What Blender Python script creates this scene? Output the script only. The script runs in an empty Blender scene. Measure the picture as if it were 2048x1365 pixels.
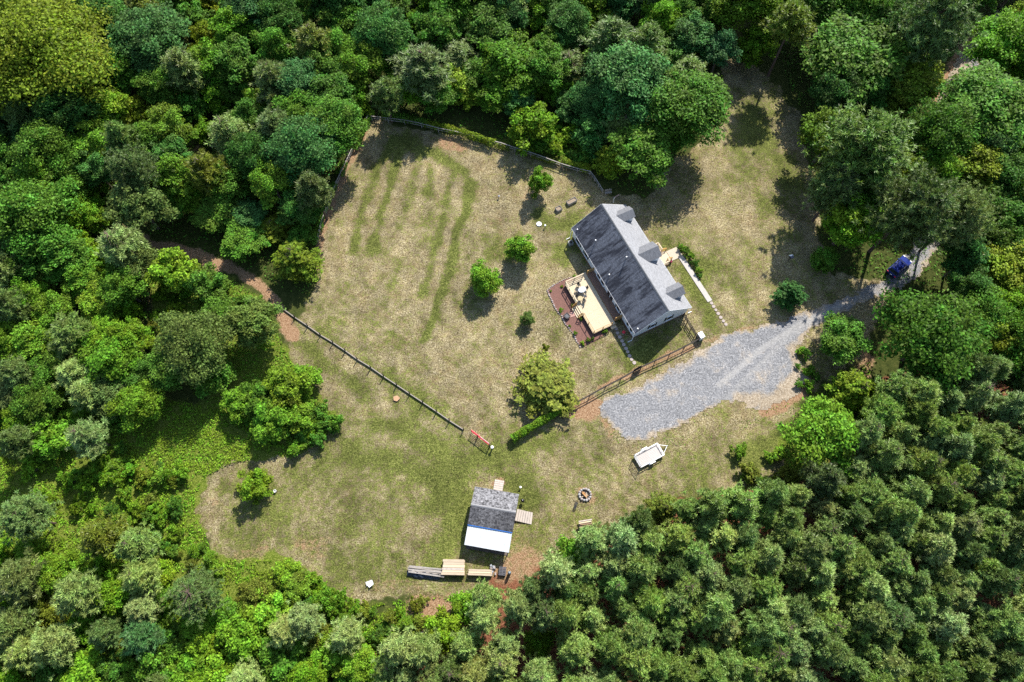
import bpy, math, random
import numpy as np
random.seed(7)
rng = np.random.default_rng(11)
R_ = math.radians

# ------------------------------------------------------------------ camera
CAM_H, TILT, FPX = 100.0, R_(22.0), 1365.33
sc = bpy.context.scene
cam_d = bpy.data.cameras.new('camera'); cam = bpy.data.objects.new('camera', cam_d)
sc.collection.objects.link(cam)
cam.location = (0, 0, CAM_H); cam.rotation_euler = (TILT, 0, 0)
cam_d.sensor_width = 36.0; cam_d.lens = 24.0; cam_d.clip_start = 1.0; cam_d.clip_end = 5000.0
sc.camera = cam
# ------------------------------------------------------------------ sky, sun, exposure
SUNV = np.array([0.42, 0.97, 1.0]); SUNV /= np.linalg.norm(SUNV)
EL = math.asin(SUNV[2]); AZ = math.atan2(SUNV[0], SUNV[1])
world = bpy.data.worlds.new('World'); sc.world = world; world.use_nodes = True
wn = world.node_tree; wn.nodes.clear()
sky = wn.nodes.new('ShaderNodeTexSky'); sky.sky_type = 'NISHITA'; sky.sun_disc = False
sky.sun_elevation = EL; sky.sun_rotation = AZ; sky.air_density = 1.0; sky.dust_density = 0.8
wb = wn.nodes.new('ShaderNodeBackground'); wb.inputs[1].default_value = 0.125
wo = wn.nodes.new('ShaderNodeOutputWorld')
wn.links.new(sky.outputs[0], wb.inputs[0]); wn.links.new(wb.outputs[0], wo.inputs[0])
sd = bpy.data.lights.new('sun', 'SUN'); sd.energy = 4.8; sd.angle = R_(0.53); sd.color = (1.0, 0.955, 0.88)
sun = bpy.data.objects.new('sun', sd); sc.collection.objects.link(sun)
sun.rotation_euler = (math.pi / 2 - EL, 0, math.pi - AZ)
sun.location = (60, 140, 150)
vs = sc.view_settings; vs.view_transform = 'Standard'; vs.look = 'None'; vs.gamma = 1.0; vs.exposure = 1.05
vs.use_curve_mapping = False
sc.cycles.max_bounces = 6; sc.cycles.diffuse_bounces = 3; sc.cycles.glossy_bounces = 2
sc.cycles.transmission_bounces = 3; sc.cycles.transparent_max_bounces = 4
sc.cycles.caustics_reflective = False; sc.cycles.caustics_refractive = False
sc.cycles.use_denoising = False; sc.cycles.sample_clamp_indirect = 4.0

col = sc.collection
# ------------------------------------------------------------------ helpers
CT, ST = math.cos(TILT), math.sin(TILT)
def G(px, py, h=0.0):
    """photo pixel (2048 wide) -> world x, y on the level z = h"""
    dx = (px - 1024) / FPX; dy = -(py - 682.5) / FPX
    t = (CAM_H - h) / (CT - dy * ST)
    return np.array([dx * t, (dy * CT + ST) * t])
def ppm(px, py, h=0.0):
    dy = -(py - 682.5) / FPX
    return FPX * (CT - dy * ST) / (CAM_H - h)
def PX(x, y, z):
    zz = z - CAM_H
    yc = y * CT + zz * ST; zc = -y * ST + zz * CT
    return (1024 + FPX * x / -zc, 682.5 - FPX * yc / -zc)
def poly(pts, h=0.0):
    return np.array([G(a, b, h) for a, b in pts])
def inside(pts, X, Y):
    r = np.zeros(np.shape(X), bool); n = len(pts)
    for i in range(n):
        x0, y0 = pts[i]; x1, y1 = pts[(i + 1) % n]
        if y0 == y1: continue
        c = ((y0 > Y) != (y1 > Y)) & (X < (x1 - x0) * (Y - y0) / (y1 - y0) + x0)
        r ^= c
    return r
def seg_dist(pts, X, Y, closed=False):
    d = np.full(np.shape(X), 1e9); n = len(pts)
    for i in range(n if closed else n - 1):
        a = np.array(pts[i]); b = np.array(pts[(i + 1) % n]); ab = b - a
        t = np.clip(((X - a[0]) * ab[0] + (Y - a[1]) * ab[1]) / max(ab @ ab, 1e-9), 0, 1)
        d = np.minimum(d, np.hypot(X - a[0] - t * ab[0], Y - a[1] - t * ab[1]))
    return d
def soft_poly(pts, X, Y, w):
    s = np.where(inside(pts, X, Y), 1, -1) * seg_dist(pts, X, Y, True)
    return np.clip(0.5 + s / (2 * w), 0, 1)
def smooth_noise(X, Y, scale, seed):
    """cheap value noise, numpy"""
    r = np.random.default_rng(seed); T = r.random((64, 64))
    u = X * scale + 500.3; v = Y * scale + 500.7
    i = np.floor(u).astype(int); j = np.floor(v).astype(int); fu = u - i; fv = v - j
    fu = fu * fu * (3 - 2 * fu); fv = fv * fv * (3 - 2 * fv)
    g = lambda a, b: T[a % 64, b % 64]
    return (g(i, j) * (1 - fu) + g(i + 1, j) * fu) * (1 - fv) + (g(i, j + 1) * (1 - fu) + g(i + 1, j + 1) * fu) * fv

def tag(o, label=None, cat=None, group=None, kind=None):
    if label: o['label'] = label
    if cat: o['category'] = cat
    if group: o['group'] = group
    if kind: o['kind'] = kind
    return o
def empty(name, loc, rz=0.0, label=None, cat=None, group=None):
    o = bpy.data.objects.new(name, None); col.objects.link(o)
    o.empty_display_size = 0.3
    o.location = (loc[0], loc[1], loc[2] if len(loc) > 2 else 0); o.rotation_euler = (0, 0, rz)
    return tag(o, label, cat, group)
def fast_mesh(name, V, F, attrs=None):
    """V (n,3), F (m,k) with constant k"""
    V = np.asarray(V, np.float32); F = np.asarray(F, np.int32); m, k = F.shape
    me = bpy.data.meshes.new(name)
    me.vertices.add(len(V)); me.vertices.foreach_set('co', V.ravel())
    me.loops.add(m * k); me.loops.foreach_set('vertex_index', F.ravel())
    me.polygons.add(m); me.polygons.foreach_set('loop_start', np.arange(0, m * k, k, dtype=np.int32))
    me.polygons.foreach_set('loop_total', np.full(m, k, np.int32))
    for an, av in (attrs or {}).items():
        a = me.attributes.new(an, 'FLOAT', 'POINT'); a.data.foreach_set('value', np.asarray(av, np.float32).ravel())
    me.update(calc_edges=True)
    return me
def link(name, me, mat=None, parent=None, loc=None):
    o = bpy.data.objects.new(name, me); col.objects.link(o)
    if mat is not None and not me.materials: me.materials.append(mat)
    if parent is not None: o.parent = parent
    if loc is not None: o.location = loc
    return o
class MB:
    def __init__(s): s.v = []; s.f = []
    def add(s, V, F):
        n = len(s.v); s.v += [tuple(map(float, p)) for p in V]; s.f += [tuple(n + i for i in f) for f in F]; return s
    def box(s, c, d, rz=0.0, ry=0.0, rx=0.0):
        hx, hy, hz = d[0] / 2, d[1] / 2, d[2] / 2; out = []
        cz, sz, cy, sy, cx, sx = math.cos(rz), math.sin(rz), math.cos(ry), math.sin(ry), math.cos(rx), math.sin(rx)
        for x in (-hx, hx):
            for y in (-hy, hy):
                for z in (-hz, hz):
                    y1, z1 = y * cx - z * sx, y * sx + z * cx
                    x2, z2 = x * cy + z1 * sy, -x * sy + z1 * cy
                    out.append((c[0] + x2 * cz - y1 * sz, c[1] + x2 * sz + y1 * cz, c[2] + z2))
        return s.add(out, [(0, 1, 3, 2), (4, 6, 7, 5), (0, 4, 5, 1), (2, 3, 7, 6), (0, 2, 6, 4), (1, 5, 7, 3)])
    def beam(s, a, b, w, h):
        a = np.array(a, float); b = np.array(b, float); d = b - a; L = np.linalg.norm(d); d /= L
        up = np.array([0, 0, 1.0]) if abs(d[2]) < 0.95 else np.array([1.0, 0, 0])
        x = np.cross(d, up); x /= np.linalg.norm(x); y = np.cross(x, d)
        V = [p + x * sx * w / 2 + y * sy * h / 2 for p in (a, b) for sx in (-1, 1) for sy in (-1, 1)]
        return s.add(V, [(0, 1, 3, 2), (4, 6, 7, 5), (0, 4, 5, 1), (2, 3, 7, 6), (0, 2, 6, 4), (1, 5, 7, 3)])
    def tube(s, pts, rad, n=7, cap=True):
        pts = [np.array(p, float) for p in pts]; rings = []; prev = None
        for i, p in enumerate(pts):
            d = pts[min(i + 1, len(pts) - 1)] - pts[max(i - 1, 0)]; d /= (np.linalg.norm(d) + 1e-9)
            ref = np.array([0, 0, 1.0]) if abs(d[2]) < 0.9 else np.array([1.0, 0, 0])
            x = np.cross(d, ref); x /= np.linalg.norm(x); y = np.cross(d, x)
            r = rad[i] if hasattr(rad, '__len__') else rad
            rings.append([p + r * (math.cos(2 * math.pi * k / n) * x + math.sin(2 * math.pi * k / n) * y) for k in range(n)])
        V = [q for r in rings for q in r]; F = []
        for i in range(len(pts) - 1):
            for k in range(n):
                F.append((i * n + k, i * n + (k + 1) % n, (i + 1) * n + (k + 1) % n, (i + 1) * n + k))
        if cap: F += [tuple(range(n))[::-1], tuple((len(pts) - 1) * n + k for k in range(n))]
        return s.add(V, F)
    def lathe(s, prof, n=14, c=(0, 0, 0)):
        V = []; F = []
        for r, z in prof:
            V += [(c[0] + r * math.cos(2 * math.pi * k / n), c[1] + r * math.sin(2 * math.pi * k / n), c[2] + z) for k in range(n)]
        for i in range(len(prof) - 1):
            for k in range(n): F.append((i * n + k, i * n + (k + 1) % n, (i + 1) * n + (k + 1) % n, (i + 1) * n + k))
        F += [tuple(range(n))[::-1], tuple((len(prof) - 1) * n + k for k in range(n))]
        return s.add(V, F)
    def prism(s, pts2, z0, z1):
        n = len(pts2); V = [(p[0], p[1], z0) for p in pts2] + [(p[0], p[1], z1) for p in pts2]
        F = [tuple(range(n))[::-1], tuple(range(n, 2 * n))] + [(i, (i + 1) % n, n + (i + 1) % n, n + i) for i in range(n)]
        return s.add(V, F)
    def profile(s, pts, axis, a, b):
        """extrude a 2-D outline along x or y from a to b; outline is (other axis, z)"""
        n = len(pts); mk = (lambda p, t: (t, p[0], p[1])) if axis == 'x' else (lambda p, t: (p[0], t, p[1]))
        V = [mk(p, a) for p in pts] + [mk(p, b) for p in pts]
        F = [tuple(range(n))[::-1], tuple(range(n, 2 * n))] + [(i, (i + 1) % n, n + (i + 1) % n, n + i) for i in range(n)]
        return s.add(V, F)
    def mesh(s, name):
        me = bpy.data.meshes.new(name); me.from_pydata(s.v, [], s.f); me.validate(); me.update()
        import bmesh
        bm = bmesh.new(); bm.from_mesh(me); bmesh.ops.recalc_face_normals(bm, faces=bm.faces); bm.to_mesh(me); bm.free()
        return me
    def build(s, name, mat, parent=None, loc=None, smooth=False):
        me = s.mesh(name)
        if smooth: me.polygons.foreach_set('use_smooth', [True] * len(me.polygons))
        return link(name, me, mat, parent, loc)
def box_part(name, mat, parent, c, d, rz=0.0, ry=0.0, rx=0.0):
    return MB().box((0, 0, 0), d, rz, ry, rx).build(name, mat, parent, c)

# ------------------------------------------------------------------ materials
def new_mat(name):
    m = bpy.data.materials.new(name); m.use_nodes = True; nt = m.node_tree; nt.nodes.clear()
    out = nt.nodes.new('ShaderNodeOutputMaterial'); p = nt.nodes.new('ShaderNodeBsdfPrincipled')
    nt.links.new(p.outputs[0], out.inputs[0]); return m, nt, p, out
class NT:
    def __init__(s, nt): s.nt = nt
    def n(s, t, **k):
        o = s.nt.nodes.new(t)
        for a, b in k.items(): setattr(o, a, b)
        return o
    def l(s, a, b): s.nt.links.new(a, b)
    def val(s, sock, v):
        if hasattr(v, 'node'): s.l(v, sock)
        else: sock.default_value = v
    def noise(s, vec, scale, detail=4, rough=0.6, dist=0.0):
        o = s.n('ShaderNodeTexNoise'); s.l(vec, o.inputs['Vector'])
        o.inputs['Scale'].default_value = scale; o.inputs['Detail'].default_value = detail
        o.inputs['Roughness'].default_value = rough; o.inputs['Distortion'].default_value = dist
        return o.outputs[0]
    def math(s, op, a, b=0.0, c=0.0, clamp=False):
        o = s.n('ShaderNodeMath', operation=op, use_clamp=clamp)
        for i, v in enumerate((a, b, c)): s.val(o.inputs[i], v)
        return o.outputs[0]
    def ramp(s, f, stops):
        o = s.n('ShaderNodeValToRGB'); s.l(f, o.inputs[0]); e = o.color_ramp.elements
        while len(e) < len(stops): e.new(0.5)
        for i, (p, c) in enumerate(stops):
            e[i].position = p; e[i].color = (*c, 1) if len(c) == 3 else c
        return o.outputs[0]
    def step(s, f, lo, hi):
        o = s.n('ShaderNodeMapRange', interpolation_type='SMOOTHSTEP'); s.l(f, o.inputs[0])
        o.inputs[1].default_value = lo; o.inputs[2].default_value = hi; return o.outputs[0]
    def mix(s, f, a, b, bt='MIX'):
        o = s.n('ShaderNodeMix', data_type='RGBA', blend_type=bt)
        s.val(o.inputs[0], f)
        for i, v in ((6, a), (7, b)):
            if hasattr(v, 'node'): s.l(v, o.inputs[i])
            else: o.inputs[i].default_value = (*v, 1)
        return o.outputs[2]
    def attr(s, name): return s.n('ShaderNodeAttribute', attribute_name=name).outputs['Fac']
    def bump(s, h, p, strength=0.5, dist=0.05):
        o = s.n('ShaderNodeBump'); s.l(h, o.inputs['Height']); o.inputs['Strength'].default_value = strength
        o.inputs['Distance'].default_value = dist; s.l(o.outputs[0], p.inputs['Normal'])
    def pos(s): return s.n('ShaderNodeNewGeometry').outputs['Position']
    def obj(s): return s.n('ShaderNodeTexCoord').outputs['Object']
    def scaled(s, vec, sc_):
        o = s.n('ShaderNodeMapping'); s.l(vec, o.inputs[0]); o.inputs['Scale'].default_value = sc_; return o.outputs[0]
MATS = {}
def simple(name, rgb, rough=0.7, metal=0.0, var=0.25, scale=6.0, stretch=(1, 1, 1), spec=0.3, bump=0.0):
    """base colour with mottling, grain and roughness variation"""
    if name in MATS: return MATS[name]
    m, nt, p, out = new_mat(name); k = NT(nt)
    vec = k.scaled(k.obj(), stretch)
    if name not in ('white_paint', 'red_paint', 'blue_car_paint', 'blue_tarp'): rgb = tuple(c * 0.62 for c in rgb)
    f = k.noise(vec, scale, 6, 0.65)
    lo = tuple(c * (1 - var) for c in rgb); hi = tuple(min(1, c * (1 + var)) for c in rgb)
    c = k.ramp(f, [(0.25, lo), (0.75, hi)])
    k.l(c, p.inputs['Base Color'])
    k.l(k.math('MULTIPLY_ADD', f, 0.3, rough - 0.15, clamp=True), p.inputs['Roughness'])
    p.inputs['Metallic'].default_value = metal; p.inputs['Specular IOR Level'].default_value = spec
    if bump: k.bump(f, p, bump, 0.02)
    MATS[name] = m; return m

def ground_material():
    m, nt, p, out = new_mat('lawn_and_floor'); k = NT(nt); P = k.pos()
    fine = k.noise(P, 5.0, 3, 0.85); fine2 = k.noise(P, 11.0, 2, 0.7); speck = k.noise(P, 1.25, 7, 0.9); patch = k.noise(P, 0.36, 7, 0.78, 0.2); broad = k.noise(P, 0.085, 3, 0.5)
    mid = k.noise(P, 2.3, 1.5, 0.5)
    grain = k.math('MULTIPLY_ADD', k.math('ADD', k.math('MULTIPLY', fine, 0.6), k.math('MULTIPLY', fine2, 0.4)), 1.6, -0.3)
    c0 = lambda f, w: k.math('MULTIPLY', k.math('SUBTRACT', f, 0.5), w)
    g = k.math('ADD', k.attr('green'), c0(patch, 1.6)); g = k.math('ADD', g, c0(broad, 0.7)); g = k.math('ADD', g, c0(mid, 1.5)); g = k.math('ADD', g, c0(fine, 1.5))
    gf = k.step(g, 0.05, 0.85)
    tan = k.ramp(grain, [(0.36, (0.042, 0.034, 0.014)), (0.45, (0.115, 0.092, 0.044)), (0.53, (0.180, 0.146, 0.080)), (0.60, (0.250, 0.210, 0.125)), (0.68, (0.40, 0.36, 0.25))])
    tan = k.mix(k.step(k.math('ADD', patch, c0(speck, .6)), 0.42, 0.68), tan, (0.95, 0.86, 0.80), 'MULTIPLY')
    grn = k.ramp(grain, [(0.36, (0.016, 0.022, 0.005)), (0.46, (0.050, 0.060, 0.011)), (0.55, (0.078, 0.090, 0.019)), (0.66, (0.160, 0.155, 0.050))])
    lawn = k.mix(gf, tan, grn)
    lf = k.math('MULTIPLY', k.attr('lum'), k.math('MULTIPLY_ADD', mid, 1.9, 0.32))
    vm = k.n('ShaderNodeVectorMath', operation='SCALE'); k.l(lawn, vm.inputs[0]); k.l(lf, vm.inputs['Scale']); lawn = vm.outputs[0]
    d = k.math('ADD', k.attr('dirt'), c0(speck, 1.9)); d = k.math('ADD', d, c0(patch, 0.8))
    dirt = k.ramp(grain, [(0.36, (0.13, 0.066, 0.033)), (0.5, (0.235, 0.137, 0.075)), (0.64, (0.36, 0.25, 0.155))])
    df = k.step(d, 0.40, 0.85)
    c = k.mix(df, lawn, dirt)
    w = k.math('ADD', k.math('ADD', k.attr('wild'), c0(speck, 1.1)), c0(patch, 0.8))
    floor = k.ramp(speck, [(0.3, (0.014, 0.020, 0.005)), (0.5, (0.040, 0.052, 0.011)), (0.66, (0.085, 0.085, 0.025)), (0.8, (0.14, 0.10, 0.055))])
    mead = k.ramp(grain, [(0.36, (0.035, 0.055, 0.006)), (0.5, (0.095, 0.130, 0.014)), (0.62, (0.16, 0.19, 0.03)), (0.7, (0.25, 0.22, 0.09))])
    floor = k.mix(k.step(k.math('ADD', k.attr('meadow'), c0(speck, 0.8)), 0.35, 0.7), floor, mead)
    c2 = k.mix(df, floor, dirt)
    c = k.mix(k.step(w, 0.4, 0.62), c, c2)
    s = k.math('ADD', k.attr('straw'), c0(patch, 0.9)); s = k.math('ADD', s, c0(speck, 0.8))
    straw = k.ramp(grain, [(0.36, (0.055, 0.022, 0.012)), (0.5, (0.150, 0.058, 0.030)), (0.64, (0.25, 0.115, 0.065))])
    c = k.mix(k.step(s, 0.4, 0.75), c, straw)
    k.l(c, p.inputs['Base Color']); p.inputs['Roughness'].default_value = 0.95
    p.inputs['Specular IOR Level'].default_value = 0.1
    k.bump(grain, p, 0.8, 0.09)
    return m
def gravel_material():
    m, nt, p, out = new_mat('gravel'); k = NT(nt); P = k.pos()
    fine = k.noise(P, 4.2, 4, 0.85); speck = k.noise(P, 1.4, 5, 0.75); broad = k.noise(P, 0.30, 4, 0.6, 0.4)
    grey = k.ramp(fine, [(0.34, (0.050, 0.050, 0.051)), (0.45, (0.135, 0.136, 0.140)), (0.55, (0.190, 0.190, 0.195)), (0.66, (0.36, 0.355, 0.35))])
    tan = k.ramp(fine, [(0.34, (0.13, 0.095, 0.062)), (0.5, (0.235, 0.19, 0.135)), (0.66, (0.38, 0.33, 0.26))])
    t = k.math('ADD', k.attr('tan'), k.math('MULTIPLY', k.math('SUBTRACT', speck, 0.5), 0.8))
    t = k.math('ADD', k.math('ADD', t, 0.18), k.math('MULTIPLY', k.math('SUBTRACT', broad, 0.5), 2.0))
    c = k.mix(k.step(t, 0.2, 0.95), grey, tan)
    lum = k.n('ShaderNodeMapRange'); k.l(k.math('ADD', k.math('MULTIPLY', speck, .55), k.math('MULTIPLY', broad, .45)), lum.inputs[0]); lum.inputs[1].default_value = .36; lum.inputs[2].default_value = .64; lum.inputs[3].default_value = .88; lum.inputs[4].default_value = 1.38
    vm = k.n('ShaderNodeVectorMath', operation='SCALE'); k.l(c, vm.inputs[0]); k.l(lum.outputs[0], vm.inputs['Scale']); c = vm.outputs[0]
    c = k.mix(k.math('MULTIPLY', k.step(k.math('ADD', k.attr('pale'), k.math('MULTIPLY', k.math('SUBTRACT', speck, 0.5), 0.7)), 0.1, 0.7), 0.5), c, (0.36, 0.345, 0.32))
    k.l(c, p.inputs['Base Color']); p.inputs['Roughness'].default_value = 0.9
    p.inputs['Specular IOR Level'].default_value = 0.15
    k.bump(fine, p, 0.9, 0.10); return m
def leaf_material(name, trans=0.36, spec=0.10, rough=0.55):
    m, nt, p, out = new_mat(name); k = NT(nt)
    oc = k.n('ShaderNodeObjectInfo'); geo = k.n('ShaderNodeNewGeometry')
    tone = k.attr('tone')
    hsv = k.n('ShaderNodeHueSaturation'); k.l(oc.outputs['Color'], hsv.inputs['Color'])
    k.l(k.math('MULTIPLY_ADD', tone, 0.05, 0.475), hsv.inputs['Hue'])
    v = k.math('MULTIPLY_ADD', k.math('POWER', geo.outputs['Random Per Island'], 1.5), 1.25, 0.5)
    v = k.math('MULTIPLY', v, k.math('MULTIPLY_ADD', tone, 0.5, 0.75))
    k.l(v, hsv.inputs['Value'])
    k.l(hsv.outputs[0], p.inputs['Base Color'])
    p.inputs['Roughness'].default_value = rough; p.inputs['Specular IOR Level'].default_value = spec
    tr = k.n('ShaderNodeBsdfTranslucent')
    c2 = k.mix(1.0, hsv.outputs[0], (1.0, 1.05, 0.5), 'MULTIPLY'); k.l(c2, tr.inputs[0])
    mx = k.n('ShaderNodeMixShader'); mx.inputs[0].default_value = trans
    k.l(p.outputs[0], mx.inputs[1]); k.l(tr.outputs[0], mx.inputs[2]); k.l(mx.outputs[0], out.inputs[0])
    return m
def bark_material(name, a, b):
    m, nt, p, out = new_mat(name); k = NT(nt); v = k.scaled(k.obj(), (4, 4, 1))
    k.l(k.ramp(k.noise(v, 3, 6, 0.7), [(0.3, a), (0.7, b)]), p.inputs['Base Color']); p.inputs['Roughness'].default_value = 0.9
    return m
def shingle_material(name, base, dark, streak=0.0, speck=0.5, axis='y', metre=0.15, gs=7.0, gw=.18):
    """courses of shingles with per-tab colour; streak = algae staining running down the slope"""
    m, nt, p, out = new_mat(name); k = NT(nt); O = k.obj()
    br = k.n('ShaderNodeTexBrick'); mp = k.scaled(O, (1, 1, 1) if axis == 'y' else (1, 1, 1)); k.l(mp, br.inputs['Vector'])
    br.inputs['Scale'].default_value = 1.0; br.inputs['Brick Width'].default_value = 0.32; br.inputs['Row Height'].default_value = metre
    br.inputs['Mortar Size'].default_value = 0.012; br.inputs['Mortar Smooth'].default_value = 0.3
    lo = tuple(c * (1 - speck) for c in base); hi = tuple(min(1, c * (1 + speck)) for c in base)
    br.inputs['Color1'].default_value = (*lo, 1); br.inputs['Color2'].default_value = (*hi, 1); br.inputs['Mortar'].default_value = (*tuple(c * 0.35 for c in base), 1)
    g = k.noise(O, gs, 5, 0.8)
    c = k.mix(0.55, br.outputs[0], k.ramp(g, [(.5 - gw, lo), (.5 + gw, hi)]))
    if streak:
        sv = k.scaled(O, (0.75, 0.16, 0.16)); n1 = k.noise(sv, 1.0, 5, 0.7, 0.6)
        sv2 = k.scaled(O, (2.6, 0.35, 0.35)); n2 = k.noise(sv2, 1.0, 4, 0.7)
        f = k.step(k.math('MULTIPLY_ADD', n2, 0.45, k.math('MULTIPLY', n1, 0.75)), 0.52, 0.70)
        c = k.mix(k.math('MULTIPLY', f, streak), c, dark)
    k.l(c, p.inputs['Base Color']); p.inputs['Roughness'].default_value = 0.9; p.inputs['Specular IOR Level'].default_value = 0.2
    k.bump(k.math('ADD', k.math('MULTIPLY', g, 0.6), br.outputs[1]), p, 0.4, 0.02)
    return m
def siding_material():
    m, nt, p, out = new_mat('white_siding'); k = NT(nt); O = k.obj()
    w = k.n('ShaderNodeTexWave', wave_type='BANDS', bands_direction='Z', wave_profile='SAW'); k.l(O, w.inputs[0]); w.inputs['Scale'].default_value = 0.9
    c = k.ramp(k.noise(O, 2.5, 5, 0.6), [(0.3, (0.66, 0.67, 0.68)), (0.7, (0.78, 0.79, 0.79))])
    k.l(c, p.inputs['Base Color']); p.inputs['Roughness'].default_value = 0.5; k.bump(w.outputs[1], p, 0.5, 0.02); return m
def brick_material():
    m, nt, p, out = new_mat('foundation_brick'); k = NT(nt)
    k.l(k.ramp(k.noise(k.obj(), 5, 4, 0.7), [(0.3, (0.16, 0.07, 0.05)), (0.7, (0.30, 0.15, 0.11))]), p.inputs['Base Color']); p.inputs['Roughness'].default_value = 0.9; return m

GROUND = ground_material(); GRAVEL = gravel_material()
LEAF = leaf_material('broad_leaves'); NEEDLE = leaf_material('pine_needles', 0.25, 0.25, 0.45); COVER = leaf_material('low_leaves', 0.25, 0.10, 0.6)
BARK = bark_material('bark', (0.055, 0.042, 0.032), (0.16, 0.125, 0.095)); PBARK = bark_material('pine_bark', (0.045, 0.03, 0.024), (0.135, 0.085, 0.06))
WOOD_NEW = simple('new_lumber', (0.78, 0.64, 0.43), 0.7, 0, 0.2, 2.0, (0.4, 6, 6))
WOOD_GOLD = simple('stained_lumber', (0.60, 0.34, 0.10), 0.65, 0, 0.25, 2.5, (1, 4, 4))
WOOD_PALE = simple('dry_timber', (0.62, 0.50, 0.36), 0.8, 0, 0.28, 2.0, (0.5, 7, 7))
WOOD_OLD = simple('weathered_wood', (0.40, 0.35, 0.30), 0.85, 0, 0.35, 2.5, (0.6, 6, 6))
WOOD_RAMP = simple('bleached_planks', (0.60, 0.52, 0.45), 0.85, 0, 0.28, 2.2, (4, 0.8, 4))
WOOD_DARK = simple('dark_fence_wood', (0.055, 0.045, 0.038), 0.8, 0, 0.4, 3.0)
WOOD_GREY = simple('silvered_fence_wood', (0.44, 0.40, 0.36), 0.85, 0, 0.35, 3.0)
CONCRETE = simple('concrete', (0.60, 0.56, 0.50), 0.85, 0, 0.12, 3.0)
STONE = simple('field_stone', (0.46, 0.40, 0.38), 0.9, 0, 0.35, 5.0)
PSTONE = simple('pale_stepping_stone', (0.52, 0.44, 0.40), 0.9, 0, 0.2, 4.0)
PINKPAD = simple('pink_paver', (0.52, 0.30, 0.25), 0.9, 0, 0.2, 5.0)
MULCH = simple('red_mulch', (0.23, 0.115, 0.09), 0.95, 0, 0.6, 9.0, bump=0.8)
SIDING = siding_material(); BRICK = brick_material()
WHITE = simple('white_paint', (0.80, 0.80, 0.79), 0.5, 0, 0.06)
BLACK = simple('black_metal', (0.022, 0.022, 0.024), 0.5, 0, 0.3)
DARKGLASS = simple('window_glass', (0.03, 0.035, 0.045), 0.12, 0, 0.2, spec=0.6)
SHUTTER = simple('dark_shutter', (0.03, 0.035, 0.045), 0.6, 0, 0.2)
STEEL = simple('galvanised_steel', (0.58, 0.59, 0.60), 0.45, 0.6, 0.2, 8.0)
RUBBER = simple('rubber', (0.018, 0.018, 0.018), 0.8, 0, 0.2)
RED = simple('red_paint', (0.62, 0.04, 0.06), 0.45, 0, 0.15)
PINK = simple('faded_pink_paint', (0.72, 0.42, 0.42), 0.55, 0, 0.2)
ROOF_SHADE = shingle_material('shaded_stained_shingles', (0.112, 0.118, 0.138), (0.016, 0.017, 0.024), 0.9, 0.55)  # darker bluish base puts shade into the back slope's colour; streaks are algae
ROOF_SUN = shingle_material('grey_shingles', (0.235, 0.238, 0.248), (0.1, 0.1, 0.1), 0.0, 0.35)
ROOF_DORM = shingle_material('dormer_shingles', (0.150, 0.153, 0.162), (0.1, 0.1, 0.1), 0.0, 0.35)
SHED_ROOF = shingle_material('shed_shingles', (0.145, 0.142, 0.146), (0.05, 0.05, 0.055), 0.0, 0.9, metre=0.2, gs=3.6, gw=.07)

# ================================================================== THE SETTING
LAWN = [(745,235),(800,250),(900,268),(1000,292),(1100,318),(1180,345),(1205,385),(1290,400),(1340,330),(1400,280),(1440,240),(1440,130),(1470,100),(1530,150),
        (1600,230),(1620,330),(1640,450),(1650,540),(1760,560),(1800,600),(1740,650),(1740,720),(1640,770),(1570,850),(1560,900),(1590,960),(1420,985),(1300,1010),
        (1190,1060),(1180,1085),(1080,1130),(1010,1180),(930,1190),(830,1192),(740,1208),(680,1190),(610,1140),(560,1105),(480,1120),(430,1115),(415,1070),(393,1030),
        (395,990),(420,952),(470,928),(560,915),(610,902),(650,862),(675,838),(640,795),(600,750),(570,700),(590,640),(640,560),(640,430),(700,310)]
TRACK = [(240,455),(300,488),(360,500),(430,525),(500,556),(545,598),(585,670)]
STRIPES = [([(782,282),(751,343),(724,432),(706,500)],0.75,0.75),([(803,292),(792,337),(775,391),(758,446),(745,505)],0.75,0.8),([(843,300),(826,360),(813,418),(796,460)],0.8,0.5),
           ([(936,367),(936,405),(915,466),(905,518),(888,569),(868,630),(850,680)],0.65,0.95),([(908,337),(895,391),(884,453),(864,524),(843,586)],0.7,0.6),
           ([(790,275),(868,306),(922,343),(945,365)],1.0,0.75),([(860,330),(857,385)],0.7,0.6),([(800,520),(780,570)],0.7,0.4),
           ([(830,790),(900,850),(950,905)],1.2,0.5),([(880,1000),(930,930),(1010,905),(1090,880)],2.0,0.55),([(480,1000),(560,1060)],2.0,0.2),([(700,900),(800,930),(880,960)],1.5,0.5),
           ([(750,850),(860,880),(900,930)],1.5,0.5),([(640,660),(760,745),(880,815),(960,860)],0.8,0.25),([(610,690),(740,790)],1.2,0.45),([(1560,760),(1640,820),(1560,880),(1480,920)],1.6,0.7),
           ([(1080,430),(1110,455),(1150,440)],1.4,0.8),([(1120,500),(1130,520)],1.2,0.6),([(1385,560),(1410,600),(1420,640)],1.3,0.9),([(1370,540),(1395,590)],1.1,0.8),
           ([(925,1000),(900,1060),(890,1100)],1.5,0.75),([(1010,960),(1060,1000)],1.4,0.55),([(1330,690),(1370,670)],1.2,0.5),([(1270,715),(1340,680)],2.2,0.8),([(1500,240),(1530,300),(1570,350)],3.0,0.6),
           ([(1480,300),(1540,400)],2.5,0.35),([(1320,480),(1400,520),(1480,580)],2.0,0.35),([(1150,480),(1170,520)],1.2,0.6),([(985,480),(1010,510)],1.5,0.5)]
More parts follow.
